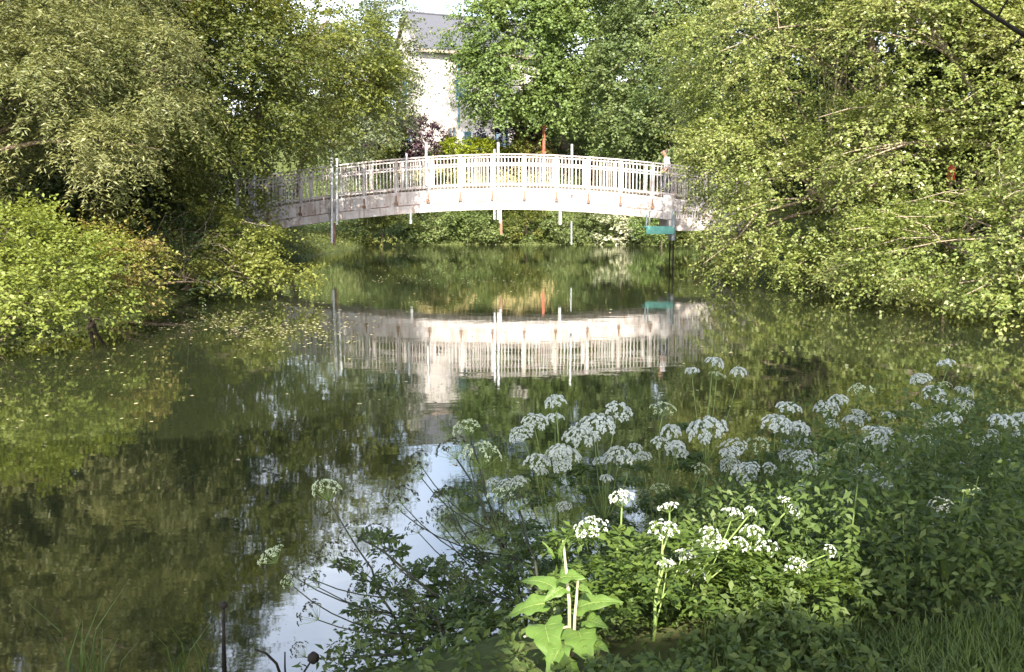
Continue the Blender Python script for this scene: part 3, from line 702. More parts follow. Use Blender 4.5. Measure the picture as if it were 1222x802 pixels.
# ------------------------------------------------------------------ bridge
BY, BW = 38.7, 2.1
BXC = -0.2
def drop(x): return 0.42 * (abs(x - BXC) / 6.45) ** 1.8
zt = P(605, 184, BY).z; zm = P(605, 194.5, BY).z; zl = P(605, 219, BY).z; zf = P(605, 221.5, BY).z; zf0 = P(605, 240.5, BY).z; zb0 = P(605, 250, BY).z
bridge = empty('footbridge', (0, BY, 0))
tag(bridge, 'arched white steel footbridge with picket railings spanning the pond', 'bridge')
XL, XR, NB = -10.5, 9.0, 16
bay = (XR - XL) / NB
rs = random.Random(7)
for sgn, yy in ((-1, 0.0), (1, BW)):
    near = sgn < 0
    for i in range(NB + 1):
        x = XL + i * bay; dz = drop(x)
        b = MB(); b.box((x, yy, (zt + zf0) / 2 - dz), (0.075, 0.075, zt - zf0 - 0.02)); b.build('post', M['white_steel'], bridge)
        if near:
            b = MB(); b.box((x, yy - 0.115, zf0 - dz + 0.11), (0.13, 0.11, 0.10)); b.box((x, yy - 0.10, zf0 - dz + 0.30), (0.05, 0.05, 0.22)); b.build('bracket', M['rust'], bridge)
    for i in range(NB):
        x0 = XL + i * bay; x1 = x0 + bay
        b = MB(); npk = 9
        for k in range(npk):
            x = x0 + bay * (k + 0.5) / npk + rs.uniform(-0.006, 0.006)
            zb = zl - 0.16 if near else zl
            b.box((x, yy, (zt + zb) / 2 - drop(x)), (0.027, 0.027, zt - zb - 0.03))
        for zz, th in ((zm, 0.055), (zl, 0.06)):
            b.bar((x0 + 0.044, yy - 0.002, zz - drop(x0 + 0.044)), (x1 - 0.044, yy - 0.002, zz - drop(x1 - 0.044)), 0.05, th)
        b.build('railing_panel', M['white_steel'], bridge)
        b = MB()
        b.bar((x0 + 0.001, yy, zt - drop(x0)), (x1 - 0.001, yy, zt - drop(x1)), 0.10, 0.05); b.build('handrail', M['white_steel'], bridge)
        # girder web and bottom flange
        b = MB()
        y_w = yy - 0.06 if near else yy + 0.06
        zz1 = zf - 0.10
        ztop = zf - (rs.uniform(0.0, 0.02))
        b.bar((x0 + 0.002, y_w, (ztop - 0.06 + zf0) / 2 - drop(x0)), (x1 - 0.002, y_w, (ztop - 0.06 + zf0) / 2 - drop(x1)), 0.03, ztop - 0.06 - zf0)
        if near:
            for q in range(4):
                xq = x0 + bay * (q + .5) / 4
                b.box((xq, yy - 0.078, zf - 0.19 - drop(xq)), (0.03, 0.012, 0.03), None, 1); b.box((xq, yy - 0.078, zf0 + 0.12 - drop(xq)), (0.03, 0.012, 0.03), None, 1)
        b.build('girder_panel', [M['white_steel'], M['rust']], bridge)
        b = MB()
        b.bar((x0 + 0.002, yy - 0.08 * (1 if near else -1), (zf0 + zb0) / 2 - drop(x0)), (x1 - 0.002, yy - 0.08 * (1 if near else -1), (zf0 + zb0) / 2 - drop(x1)), 0.20, zf0 - zb0 - 0.01); b.build('bottom_beam', M['white_steel'], bridge)
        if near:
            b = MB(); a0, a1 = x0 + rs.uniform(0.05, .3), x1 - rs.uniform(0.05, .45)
            b.bar((a0, yy - 0.09, zf0 + 0.014 - drop(a0)), (a1, yy - 0.09, zf0 + 0.014 - drop(a1)), 0.024, 0.024); b.build('shadow_strip', M['rust'], bridge)  # rust-coloured strip stands in for the shadow line on top of the beam
for i in range(NB):
    x0 = XL + i * bay; x1 = x0 + bay
    b = MB(); nb_ = 8
    for k in range(nb_):
        a0 = x0 + bay * k / nb_ + 0.006; a1 = x0 + bay * (k + 1) / nb_ - 0.006
        b.bar((a0, BW / 2, zl - 0.09 - drop(a0)), (a1, BW / 2, zl - 0.09 - drop(a1)), BW - 0.1, 0.05)
    b.build('deck_board', M['bark_pale'], bridge)
    b = MB(); b.bar((x0 + 0.5, 0.05, zf0 - 0.02 - drop(x0 + .5)), (x0 + 0.5, BW - 0.05, zf0 - 0.02 - drop(x0 + .5)), 0.12, 0.16); b.build('cross_beam', M['rust'], bridge)
# scaffold tubes rising past the rail and hanging below the beam
def tube_px(px, y0, y1, d, r, name, mm, dx=0):
    a = P(px, y0, d); c = P(px + dx, y1, d)
    b = MB(); b.tube([Vector((a.x, d - BY, a.z)), Vector((c.x, d - BY, c.z))], r, 8); b.build(name, mm, bridge)
for px, y0, y1, r in ((303, 194, 316, .045), (396, 179, 290, .055), (402, 189, 268, .05), (485, 183, 226, .045), (508.5, 170, 222, .05), (590, 178, 262, .04), (594.5, 170, 262, .05), (682.5, 172, 232, .045)):
    tube_px(px, y0, y1, BY - 0.24, r, 'scaffold_tube', M['steel'])
for px, y0, y1, r, mm in ((490, 250, 267, .06, 'steel'), (597, 250, 266, .06, 'steel'), (668.5, 250, 268, .06, 'steel'), (598, 262, 280, .055, 'rust'), (399, 266, 292, .06, 'rust'), (682, 264, 292, .03, 'postblue')):
    tube_px(px, y0, y1, BY - 0.12, r, 'hanging_tube', M[mm])
# right-hand end: abutment, low side panel
ab = empty('bridge_abutment', (7.6, BY, gz(7.6, BY)))
tag(ab, 'pale concrete abutment slab carrying the right end of the footbridge', 'abutment')
oz = gz(7.6, BY)
b = MB(); b.box((-0.35, 0.6, 1.57 - oz), (2.7, 2.6, 0.40)); b.build('slab', M['concrete'], ab)
b = MB(); b.box((1.1, 1.1, 0.45 - oz), (1.3, 1.6, 1.83)); b.build('pier', M['concrete'], ab)
b = MB()
for k in range(9):
    x = -1.42 + k * 0.1; b.box((x, -0.62, 2.14 - oz), (0.028, 0.028, 0.74))
for z in (1.82, 2.13, 2.5): b.box((-1.0, -0.622, z - oz), (0.98, 0.04, 0.05))
for x in (-1.5, -0.5): b.box((x, -0.62, 2.15 - oz), (0.06, 0.06, 0.80))
b.build('side_railing', M['white_steel'], ab)
b = MB(); b.box((-1.72, -0.63, 2.25 - oz), (0.42, 0.04, 0.9)); b.build('end_plate', M['white_steel'], ab)
al = empty('bridge_abutment', (-10.9, BY, gz(-10.9, BY)))
tag(al, 'pale concrete abutment under the left end of the footbridge hidden among boughs', 'abutment')
oz2 = gz(-10.9, BY)
b = MB(); b.box((-0.3, 1.0, 0.3 - oz2 + 0.25), (1.6, 3.0, 1.6)); b.build('pier', M['concrete'], al)

# landing stage
lp = P(788, 271.5, 37.6)
st = empty('landing_stage', (lp.x, 37.6, 0))
tag(st, 'small turquoise landing stage on weathered posts below the right end of the bridge', 'landing stage')
b = MB()
for k in range(5): b.box((0, 0.1 + k * 0.2, lp.z), (1.05, 0.185, 0.06))
b.build('deck_board', M['turquoise'], st)
b = MB(); b.box((0, -0.02, lp.z - 0.13), (1.05, 0.05, 0.22)); b.build('front_beam', M['turquoise'], st)
for x, z0, z1, r in ((0.50, 1.02, lp.z + 0.62, .075), (-0.40, lp.z - 0.03, lp.z + 0.62, .03)):
    for y in (0.06, 0.85):
        b = MB(); b.tube([(x, y, z0), (x, y, z1)], r, 8); b.build('hanger', M['postblue'], st)
for y in (0.06, 0.85):
    b = MB(); b.tube([(0.50, y, -0.8), (0.50, y, 1.03)], 0.028, 6); b.build('pile', M['bark_dark'], st)

# red post and pale rail glimpsed through the right-hand tree
rpz = gz(POST.x, POST.y)
rd = empty('marker_post', (POST.x, POST.y, rpz))
tag(rd, 'small red marker post glimpsed through a gap in the right-hand foliage', 'post')
b = MB(); b.tube([(0, 0, -0.2), (0, 0, POST.z - rpz - 0.16)], 0.04, 8); b.build('shaft', M['bark'], rd)
b = MB(); b.tube([(0, 0, POST.z - rpz - 0.16), (0.02, 0, POST.z - rpz + 0.16), (0.025, 0, POST.z - rpz + 0.2)], [0.1, 0.095, 0.05], 10); b.build('sleeve', M['red_paint'], rd)

# ------------------------------------------------------------------ person on the bridge
def skin(name, joints, edges, mm, parent, root_i=0, sub=2):
    me = bpy.data.meshes.new(name)
    me.from_pydata([j[0] for j in joints], edges, [])
    o = link_mesh(name, me, mm, parent)
    md = o.modifiers.new('skin', 'SKIN'); md.use_smooth_shade = True
    for i, j in enumerate(joints):
        r = j[1]; me.skin_vertices[0].data[i].radius = r if isinstance(r, tuple) else (r, r)
        me.skin_vertices[0].data[i].use_root = (i == root_i)
    o.modifiers.new('subsurf', 'SUBSURF').levels = sub; o.modifiers['subsurf'].render_levels = sub
    return o
pq = P(796, 200, BY + 0.9)
pdz = zl - 0.065 - drop(pq.x)
per = empty('person', (pq.x, BY + 0.9, pdz))
tag(per, 'person in a white shirt walking left along the right end of the footbridge', 'person')
# local: faces -x
J = [((0.02, 0, 0.95), (.15, .12)), ((0.0, 0, 1.15), (.15, .11)), ((-0.04, 0, 1.38), (.17, .12)), ((-0.07, 0, 1.50), (.06, .06)), ((-0.10, 0, 1.58), (.075, .07)), ((-0.115, 0, 1.68), (.095, .08)), ((-0.11, 0, 1.76), (.06, .055)),
     ((-0.22, 0, 1.645), (.02, .016)),
     ((-0.03, -0.19, 1.42), .055), ((0.06, -0.24, 1.15), .042), ((-0.12, -0.23, 0.95), .032), ((-0.20, -0.22, 0.90), (.035, .02)),
     ((-0.03, 0.19, 1.42), .055), ((0.03, 0.24, 1.13), .042), ((-0.14, 0.22, 0.98), .032), ((-0.22, 0.21, 0.94), (.035, .02)),
     ((-0.02, -0.10, 0.86), .085), ((-0.12, -0.10, 0.50), .06), ((-0.18, -0.10, 0.10), .04), ((-0.30, -0.10, 0.045), .035),
     ((0.04, 0.10, 0.86), .085), ((0.12, 0.10, 0.50), .06), ((0.26, 0.10, 0.13), .04), ((0.17, 0.10, 0.045), .035)]
E = [(0, 1), (1, 2), (2, 3), (3, 4), (4, 5), (5, 6), (5, 7), (2, 8), (8, 9), (9, 10), (10, 11), (2, 12), (12, 13), (13, 14), (14, 15), (0, 16), (16, 17), (17, 18), (18, 19), (0, 20), (20, 21), (21, 22), (22, 23)]
skin('body', J, E, M['skin'], per)
skin('shirt', [((0.02, 0, 0.92), (.175, .15)), ((0.0, 0, 1.15), (.17, .135)), ((-0.04, 0, 1.39), (.18, .135)), ((-0.06, 0, 1.475), (.085, .085)), ((-0.03, -0.20, 1.42), .08), ((0.05, -0.245, 1.16), .068), ((0.03, -0.245, 1.08), .066), ((-0.03, 0.20, 1.42), .08), ((0.03, 0.245, 1.14), .068), ((0.01, 0.245, 1.07), .066)],
     [(0, 1), (1, 2), (2, 3), (2, 4), (4, 5), (5, 6), (2, 7), (7, 8), (8, 9)], M['shirt'], per)
skin('trousers', [((0.02, 0, 0.97), (.16, .14)), ((-0.02, -0.10, 0.84), .11), ((-0.12, -0.10, 0.50), .085), ((-0.18, -0.10, 0.12), .07), ((0.04, 0.10, 0.84), .11), ((0.12, 0.10, 0.50), .085), ((0.25, 0.10, 0.15), .07)],
     [(0, 1), (1, 2), (2, 3), (0, 4), (4, 5), (5, 6)], M['trousers'], per)
skin('hair', [((-0.08, 0, 1.775), (.085, .08)), ((-0.02, 0, 1.72), (.075, .085)), ((-0.02, 0, 1.64), (.05, .075))], [(0, 1), (1, 2)], M['hair'], per)

# ------------------------------------------------------------------ near-bank plants
def umbel_mesh(seed, white='floret', nr=16, spread=0.085, rayl=0.10, flo=0.0105):
    rg = random.Random(seed); b = MB()
    for k in range(nr):
        rr_ = math.sqrt((k + 0.5) / nr); th = k * 2.39996 + rg.uniform(-.2, .2)
        ang = rr_ * R(62)
        L = rayl * rg.uniform(0.9, 1.08)
        tip = Vector((math.sin(ang) * math.cos(th) * L, math.sin(ang) * math.sin(th) * L, math.cos(ang) * L * 0.62 + 0.02))
        b.tube([(0, 0, 0), tip * 0.55 + Vector((0, 0, -0.004)), tip], [0.0016, 0.0012, 0.001], 4, 0, False)
        dirv = tip.normalized()
        for j in range(13):
            a = rg.uniform(0, 6.28); e = math.sqrt(rg.random()) * 0.016 * rg.uniform(0.8, 1.15)
            s = dirv.cross(Vector((0.3, 0.2, 1))).normalized(); t = dirv.cross(s)
            c = tip + (s * math.cos(a) + t * math.sin(a)) * e + dirv * (0.008 - e * e * 22)
            fr = flo * rg.uniform(0.7, 1.2)
            n1 = Vector((rg.gauss(0, 1), rg.gauss(0, 1), rg.gauss(0, 1))).normalized()
            x = dirv.cross(n1).normalized() * fr * .62; y = dirv.cross(x).normalized() * fr * .62; z = dirv * fr * .5
            b.add([c + x, c + y, c - x, c - y, c + z, c - z], [(0, 1, 4), (1, 2, 4), (2, 3, 4), (3, 0, 4), (1, 0, 5), (2, 1, 5), (3, 2, 5), (0, 3, 5)], 1)
    me = bpy.data.meshes.new('flower_head'); me.from_pydata(b.v, [], b.f); me.polygons.foreach_set('material_index', b.mi); me.update()
    me.materials.append(M['stem_green']); me.materials.append(M[white])
    return me
UMB = [umbel_mesh(1, nr=22), umbel_mesh(2, nr=27), umbel_mesh(3, nr=17, rayl=0.085), umbel_mesh(4, nr=32, rayl=0.11)]
UML = [umbel_mesh(11, nr=17, flo=0.0078, rayl=0.105), umbel_mesh(12, nr=21, flo=0.0075, rayl=0.11), umbel_mesh(13, nr=14, flo=0.0082, rayl=0.095)]
UMG = [umbel_mesh(5, 'floret_green', nr=18, flo=0.007), umbel_mesh(6, 'floret_green', nr=14, flo=0.007)]
UMS = [umbel_mesh(7, 'seed', nr=12, flo=0.0085, rayl=0.12), umbel_mesh(8, 'seed', nr=15, flo=0.008, rayl=0.13)]

def fern_leaf(rng, base, direc, L, npair=5, lw=0.022):
    """divided leaf: leaflets in pairs on side ribs"""
    d = unit(np.array([direc]))[0]
    side = unit(np.cross(d, [0, 0, 1.0])[None])[0]
    P_, D_, N_ = [], [], []
    for i in range(npair):
        t = 0.3 + 0.7 * i / npair
        c = base + d * L * t + np.array([0, 0, -0.35 * L * t * t])
        rl = L * 0.42 * (1.15 - t)
        for s in (-1, 1):
            rd_ = unit((d * 0.55 + s * side)[None])[0]
            for j in range(4):
                q = c + rd_ * rl * (j + 1) / 4 + np.array([0, 0, -0.12 * rl * (j + 1) / 4])
                for s2 in (-1, 1):
                    P_.append(q); D_.append(rd_ * 0.6 + s2 * d * 0.8 + rng.normal(size=3) * 0.25); N_.append(np.array([0, 0, 1.0]) + rng.normal(size=3) * 0.35)
    for j in range(3):
        P_.append(base + d * L + np.array([0, 0, -0.35 * L])); D_.append(d + rng.normal(size=3) * 0.5); N_.append(np.array([0, 0, 1.0]))
    return P_, D_, N_

def umbel_plant(label, base, heads, seed, style='white', leaves=9, stemm='stem_green', leafm='leaf_under', group='umbel-flowered plants on the near bank'):
    """heads: (px, py, d, size)"""
    rng = np.random.default_rng(seed); rg = random.Random(seed)
    bx, by = base; bz = max(gz(bx, by), -0.15)
    root = empty('umbel_plant', (bx, by, bz)); tag(root, label, 'wild flower', group)
    if style == 'white' and seed >= 120:
        for h in list(heads):
            for q in range(3):
                heads.append((h[0] + rg.uniform(-44, 38), h[1] + rg.uniform(8, 62), h[2] + rg.uniform(-.3, .2), h[3] * rg.uniform(.5, .85)))
    if style == 'seed':
        for h in list(heads):
            for q in range(2):
                heads.append((h[0] + rg.uniform(-30, 30), h[1] + rg.uniform(0, 70), h[2] + rg.uniform(-.2, .2), h[3] * rg.uniform(.6, 1.0)))
    off = Vector((bx, by, bz))
    sb = MB()
    tips = [P(h[0], h[1], h[2]) - off for h in heads]
    hi = max(range(len(tips)), key=lambda i: tips[i].z)
    main = tips[hi]
    mp = []
    for i in range(8):
        t = i / 7
        p = Vector((main.x * t ** 1.3, main.y * t ** 1.3, main.z * t)) + Vector((rg.gauss(0, .008), rg.gauss(0, .008), 0)) * (0 < i < 7)
        mp.append(p)
    mp[0] = Vector((0, 0, -0.1))
    sb.tube(mp, [(0.0085 - 0.0050 * i / 7) * (1.35 if style == 'seed' else 1) for i in range(8)], 6)
    for i, tp in enumerate(tips):
        dirv = Vector((0, 0, 1))
        if i != hi:
            j = min(6, max(1, int(7 * (tp.z / main.z) - 1.8 - rg.random())))
            a = mp[j]; mid = a.lerp(tp, 0.5) + Vector((0, 0, -0.03 - 0.06 * (tp - a).length)) + Vector((tp.x - a.x, tp.y - a.y, 0)) * 0.12
            pts = [a.lerp(mid, t).lerp(mid.lerp(tp, t), t) for t in (0, .2, .4, .6, .8, 1)]
            sb.tube(pts, [0.0045, .004, .0036, .0032, .003, .0026], 5); dirv = (pts[-1] - pts[-2]).normalized()
        else:
            dirv = (mp[-1] - mp[-2]).normalized()
        lib = (UML if seed < 120 else (UMB if rg.random() < 0.78 else UMG)) if style == 'white' else (UMG if style == 'green' else UMS)
        me = lib[rg.randrange(len(lib))]
        o = bpy.data.objects.new('flower_head', me); col.objects.link(o); o.parent = root
        o.location = tp
        dv = (dirv * 0.6 + Vector((rg.gauss(0, .22), -0.12 + rg.gauss(0, .2), 0.6))).normalized()
        q = dv.to_track_quat('Z', 'Y'); q.rotate(Matrix.Rotation(0, 3, 'Z'))
        o.rotation_euler = q.to_euler(); s = heads[i][3] * rg.uniform(.88, 1.12) * (1.0 if seed >= 120 else 0.85); o.scale = (s, s * rg.uniform(.8, 1.1), s * rg.uniform(.9, 1.6))
    sb.build('stem', M[stemm], root, smooth=True)
    PP, DD, NN = [], [], []
    for k in range(leaves):
        j = rg.randrange(1, 6); a = np.array(mp[j]); ang = rg.uniform(0, 6.28)
        d = np.array([math.cos(ang), math.sin(ang), rg.uniform(0.1, 0.6)])
        p_, d_, n_ = fern_leaf(rng, a, d, rg.uniform(0.18, 0.34))
        PP += p_; DD += d_; NN += n_
    if PP:
        quads_mesh('foliage', leaf_quads(np.array(PP), np.array(DD), np.array(NN), 0.040, 0.019, rng), M[leafm], root)
    return root

# sunlit group in the foreground
umbel_plant('tall sunlit white umbel plant nearest the big pale leaves, two heads on a branching stem', (0.42, 4.05), [(707, 640, 4.0, .85), (742, 606, 4.05, .62)], 101, leaves=16, leafm='leaf_nettle')
umbel_plant('sunlit umbel plant with the straightest pale stem, heads stacked one above another', (0.55, 3.75), [(791, 642, 3.85, .80), (799, 612, 3.95, .62), (795, 684, 3.85, .5), (814, 664, 3.9, .4)], 102, leaves=16, leafm='leaf_nettle')
umbel_plant('sunlit umbel plant with a loose row of small heads in the middle lit patch', (0.72, 4.15), [(835, 668, 4.1, .72), (857, 660, 4.15, .7), (828, 695, 4.1, .65), (880, 655, 4.2, .6), (872, 622, 4.3, .6), (846, 648, 4.2, .6), (893, 616, 4.35, .5), (818, 668, 4.05, .5)], 103, leaves=22, leafm='leaf_nettle')
umbel_plant('sunlit umbel plant with one broad dense head right in the lit patch', (0.98, 4.35), [(937, 612, 4.35, .92), (897, 646, 4.3, .7), (912, 672, 4.25, .75)], 104, leaves=20, leafm='leaf_nettle')
umbel_plant('sunlit umbel plant with one small head on a slanting side stem at right', (0.95, 4.1), [(940, 697, 4.1, .72), (951, 682, 4.12, .55), (986, 662, 4.1, .4), (858, 740, 4.0, .5)], 105, leaves=20, leafm='leaf_nettle')
# shaded band behind
sh = [('shaded bluish umbel plant with one high domed head standing alone left of the band', (0.3, 5.9), [(664, 490, 5.8, .95), (640, 565, 5.7, .85), (625, 525, 5.8, .8)]),
      ('shaded umbel plant with a cluster of three merged heads right of the lone high head', (0.55, 6.1), [(712, 522, 5.9, 1.15), (735, 500, 6.0, .95), (690, 535, 5.8, .9)]),
      ('shaded umbel plant with two flat heads behind the straight pale stem', (0.95, 6.3), [(790, 497, 6.2, .95), (800, 528, 6.1, .95)]),
      ('shaded umbel plant with one broad round head above the lit middle patch', (1.2, 6.2), [(846, 530, 6.1, 1.25), (850, 442, 6.6, .9)]),
      ('shaded umbel plant with a tall stack of heads behind the broad sunlit head', (1.65, 6.3), [(925, 515, 6.2, 1.1), (905, 545, 6.1, 1.0), (940, 495, 6.4, 1.0), (950, 525, 6.2, .9)]),
      ('shaded umbel plant with two high heads in the middle right-hand band', (2.2, 6.9), [(1000, 487, 6.8, 1.05), (1027, 478, 6.9, .95), (985, 500, 6.7, .9)]),
      ('shaded umbel plant with one loose drooping head low in the right-hand band', (2.1, 6.2), [(1040, 536, 6.1, 1.15), (1015, 545, 6.1, .8)]),
      ('highest shaded umbel plant of the right-hand band, three heads against the reflection', (3.0, 7.4), [(1100, 460, 7.3, 1.0), (1112, 480, 7.2, 1.0), (1130, 442, 7.4, .9), (1150, 478, 7.3, .8)]),
      ('shaded umbel plant with a pair of bluish heads below the highest heads', (2.75, 6.6), [(1130, 512, 6.5, .95), (1105, 541, 6.4, 1.0)]),
      ('umbel plant at the right edge with bright heads cut by the picture border', (3.4, 6.9), [(1195, 515, 6.8, 1.05), (1222, 510, 6.8, .9), (1180, 530, 6.8, .7)]),
      ('umbel plant with two small bright white heads low on the right', (2.35, 5.3), [(1121, 612, 5.1, .6), (1156, 591, 5.2, .62)]),
      ('umbel plant with one small loose head in shade right of the broad sunlit head', (1.85, 5.2), [(1050, 588, 5.1, .6), (985, 575, 5.1, .55), (1000, 618, 5.0, .4)])]
for i, (lb, bs, hd) in enumerate(sh):
    umbel_plant(lb, bs, hd, 120 + i, 'white', leaves=12)
dk = [('dark umbel plant leaning over the bright sky reflection, heads gone to seed', (0.1, 5.0), [(505, 560, 5.2, .8), (545, 548, 5.3, .8), (480, 602, 5.1, .8), (530, 600, 5.1, .7)], 'seed'),
      ('dark seeding umbel plant with long stems slanting left over the sky reflection', (-0.15, 4.6), [(455, 650, 4.7, .75), (425, 640, 4.7, .7), (400, 672, 4.6, .7), (470, 690, 4.6, .6)], 'seed'),
      ('greenish umbel plant with a rounded head at the top left of the dark stems', (0.05, 5.4), [(560, 520, 5.5, .9), (575, 560, 5.4, 1.1), (600, 600, 5.2, .9)], 'green'),
      ('pale-headed umbel plant farthest left over the dark water', (-0.5, 4.6), [(330, 672, 4.6, .8), (392, 598, 4.9, .9), (350, 700, 4.5, .5)], 'green'),
      ('dark thin umbel plant with small seed heads just left of the big pale leaves', (0.15, 4.4), [(600, 640, 4.6, .7), (570, 650, 4.6, .7), (545, 690, 4.5, .6), (620, 610, 4.7, .7)], 'seed'),
      ('dark leafy umbel plant at the foot of the sky reflection', (-0.25, 4.3), [(440, 745, 4.3, .5), (500, 720, 4.3, .6), (380, 740, 4.3, .6)], 'seed')]
for i, (lb, bs, hd, stl) in enumerate(dk):
    umbel_plant(lb, bs, hd, 150 + i, stl, leaves=8, stemm='stem_dark')

# big pale-leaved plant
def broad_leaf(b, base, direc, L, W, nrm, rg, curl=0.25, n=9, wave=0.12, heart=False):
    """leaf blade with midrib fold, wavy margin and drooping tip"""
    base, d = Vector(base), Vector(direc).normalized(); nrm = Vector(nrm)
    nrm = (nrm - d * nrm.dot(d)).normalized(); s = d.cross(nrm)
    ks = (-1, -0.72, -0.36, 0, 0.36, 0.72, 1); m = len(ks)
    rows = []
    ph = rg.uniform(0, 6.28); ph2 = rg.uniform(0, 6.28)
    for i in range(n + 1):
        t = i / n
        pr = math.sin(math.pi * min(1, (t * 0.97 + 0.02) ** (0.52 if heart else 0.66))) ** 0.85
        wd = W * 0.5 * pr
        c = base + d * L * t - nrm * curl * L * t * t
        row = []
        for k in ks:
            edge = abs(k) ** 2
            lob = 1 + wave * edge * math.sin(t * 19 + ph + k)
            back = -0.16 * L * edge * (1 - t) ** 2 if heart else 0
            row.append(c + s * wd * k * lob + d * back + nrm * (abs(k) * wd * 0.22 + wave * W * 0.5 * edge * math.sin(t * 15 + ph2 + 2 * k) - 0.02 * W * math.cos(k * 12)))
        rows.append(row)
    vs_ = [p for r in rows for p in r]
    b.add(vs_, [(i * m + k, i * m + k + 1, i * m + m + k + 1, i * m + m + k) for i in range(n) for k in range(m - 1)])
    if heart:
        up = nrm * 0.0012
        b.tube([rows[i][3] + up for i in range(n + 1)], [0.0022 * (1 - 0.8 * i / n) for i in range(n + 1)], 4, 1)
        for i in range(1, n - 3, 2):
            for sgn in (-1, 1):
                q = [rows[i][3] + up, rows[i + 1][3 + sgn] + up, rows[i + 2][3 + 2 * sgn] + up]
                b.tube(q, [0.0013, 0.0010, 0.0005], 3, 1)
rg = random.Random(77)
bx, by = 0.22, 3.62; bz = gz(bx, by)
bd = empty('burdock_plant', (bx, by, bz)); tag(bd, 'sunlit plant with big pale green ruffled leaves on the near bank', 'plant')
off = Vector((bx, by, bz))
sb = MB()
stt = [(P(672, 645, 3.65) - off), (P(690, 690, 3.6) - off), (P(655, 690, 3.7) - off)]
sb.tube([(0, 0, -.05), (stt[0] * 0.5) + Vector((0.01, 0, 0.02)), stt[0]], [.008, .007, .004], 6)
sb.tube([(0.01, 0, 0.02), stt[1] * 0.6, stt[1]], [.008, .006, .004], 6)
sb.tube([stt[0] * 0.35, P(625, 760, 3.6) - off], [.006, .004], 6)
sb.build('stem', M['stem_straw'], bd, smooth=True)
for (px, py, d, qx, qy, q, L, W) in ((650, 745, 3.6, 655, 790, 3.3, .20, .19), (690, 752, 3.6, 700, 790, 3.35, .2, .19), (690, 725, 3.65, 745, 712, 3.55, .19, .12), (668, 690, 3.65, 700, 680, 3.55, .12, .10),
                                     (668, 665, 3.65, 672, 630, 3.6, .10, .035), (660, 665, 3.65, 655, 632, 3.62, .08, .03), (690, 660, 3.65, 695, 640, 3.6, .05, .03), (700, 770, 3.55, 735, 775, 3.4, .14, .11), (660, 700, 3.7, 615, 690, 3.75, .16, .1), (650, 720, 3.7, 600, 735, 3.7, .18, .12), (672, 770, 3.5, 640, 800, 3.3, .15, .12), (700, 740, 3.6, 725, 750, 3.45, .12, .09), (675, 700, 3.65, 640, 715, 3.55, .11, .08), (690, 700, 3.62, 715, 700, 3.5, .08, .05), (670, 790, 3.5, 715, 810, 3.3, .15, .12)):
    a = P(px, py, d) - off; c = P(qx, qy, q) - off
    lb_ = MB(); broad_leaf(lb_, a, (c - a) + Vector((rg.uniform(-.02, .02), 0, rg.uniform(0, .05))), L * 0.82, W * 0.74, (rg.uniform(-.35, .35), -0.45, 0.8), rg, rg.uniform(.3, .6), 12, 0.13, True); lb_.build('leaf', [M['leaf_burdock'], M['stem_green']], bd, smooth=True)

# broad-leaved plants, lower right, copied from one
def leafy(seed, h):
    rg = random.Random(seed)
    root = empty('leafy_plant', (0, 0, 0))
    tag(root, 'broad-leaved green plant in the undergrowth of the near bank, lower right', 'plant', 'leafy plants on the near bank')
    sb = MB(); sb.tube([(0, 0, -.1), (0.01, 0.01, h * .5), (0, 0, h)], [.006, .005, .002], 6); sb.build('stem', M['stem_green'], root)
    lb_ = MB()
    for i in range(9):
        t = 0.15 + 0.85 * i / 8
        for s in (0, 1):
            a = i * 1.57 + s * math.pi + rg.uniform(-.3, .3)
            L = 0.135 * (1.15 - 0.65 * t) * rg.uniform(.8, 1.2)
            d = Vector((math.cos(a), math.sin(a), 0.35 - 0.3 * (1 - t)))
            broad_leaf(lb_, Vector((0, 0, h * t)) + d * 0.02, d, L, L * 0.52, (0, 0, 1), rg, 0.45, 6, 0.1)
    lb_.build('leaves', M['leaf_nettle'], root, smooth=True)
    return root
protos = [leafy(1, .55), leafy(2, .42), leafy(3, .65)]
rg = random.Random(5)
spots = []
for k in range(46):
    spots.append((rg.uniform(1.1, 2.9), rg.uniform(4.0, 5.6)))
for i, (x, y) in enumerate(spots):
    if x > 0.56 * y or (x < 1.35 and y < 4.5): continue
    o = protos[i] if i < 3 else copy_tree(protos[i % 3])
    s = rg.uniform(0.75, 1.2)
    o.location = (x, y, gz(x, y)); o.rotation_euler = (rg.gauss(0, .1), rg.gauss(0, .1), rg.uniform(0, 6.28)); o.scale = (s, s, s)

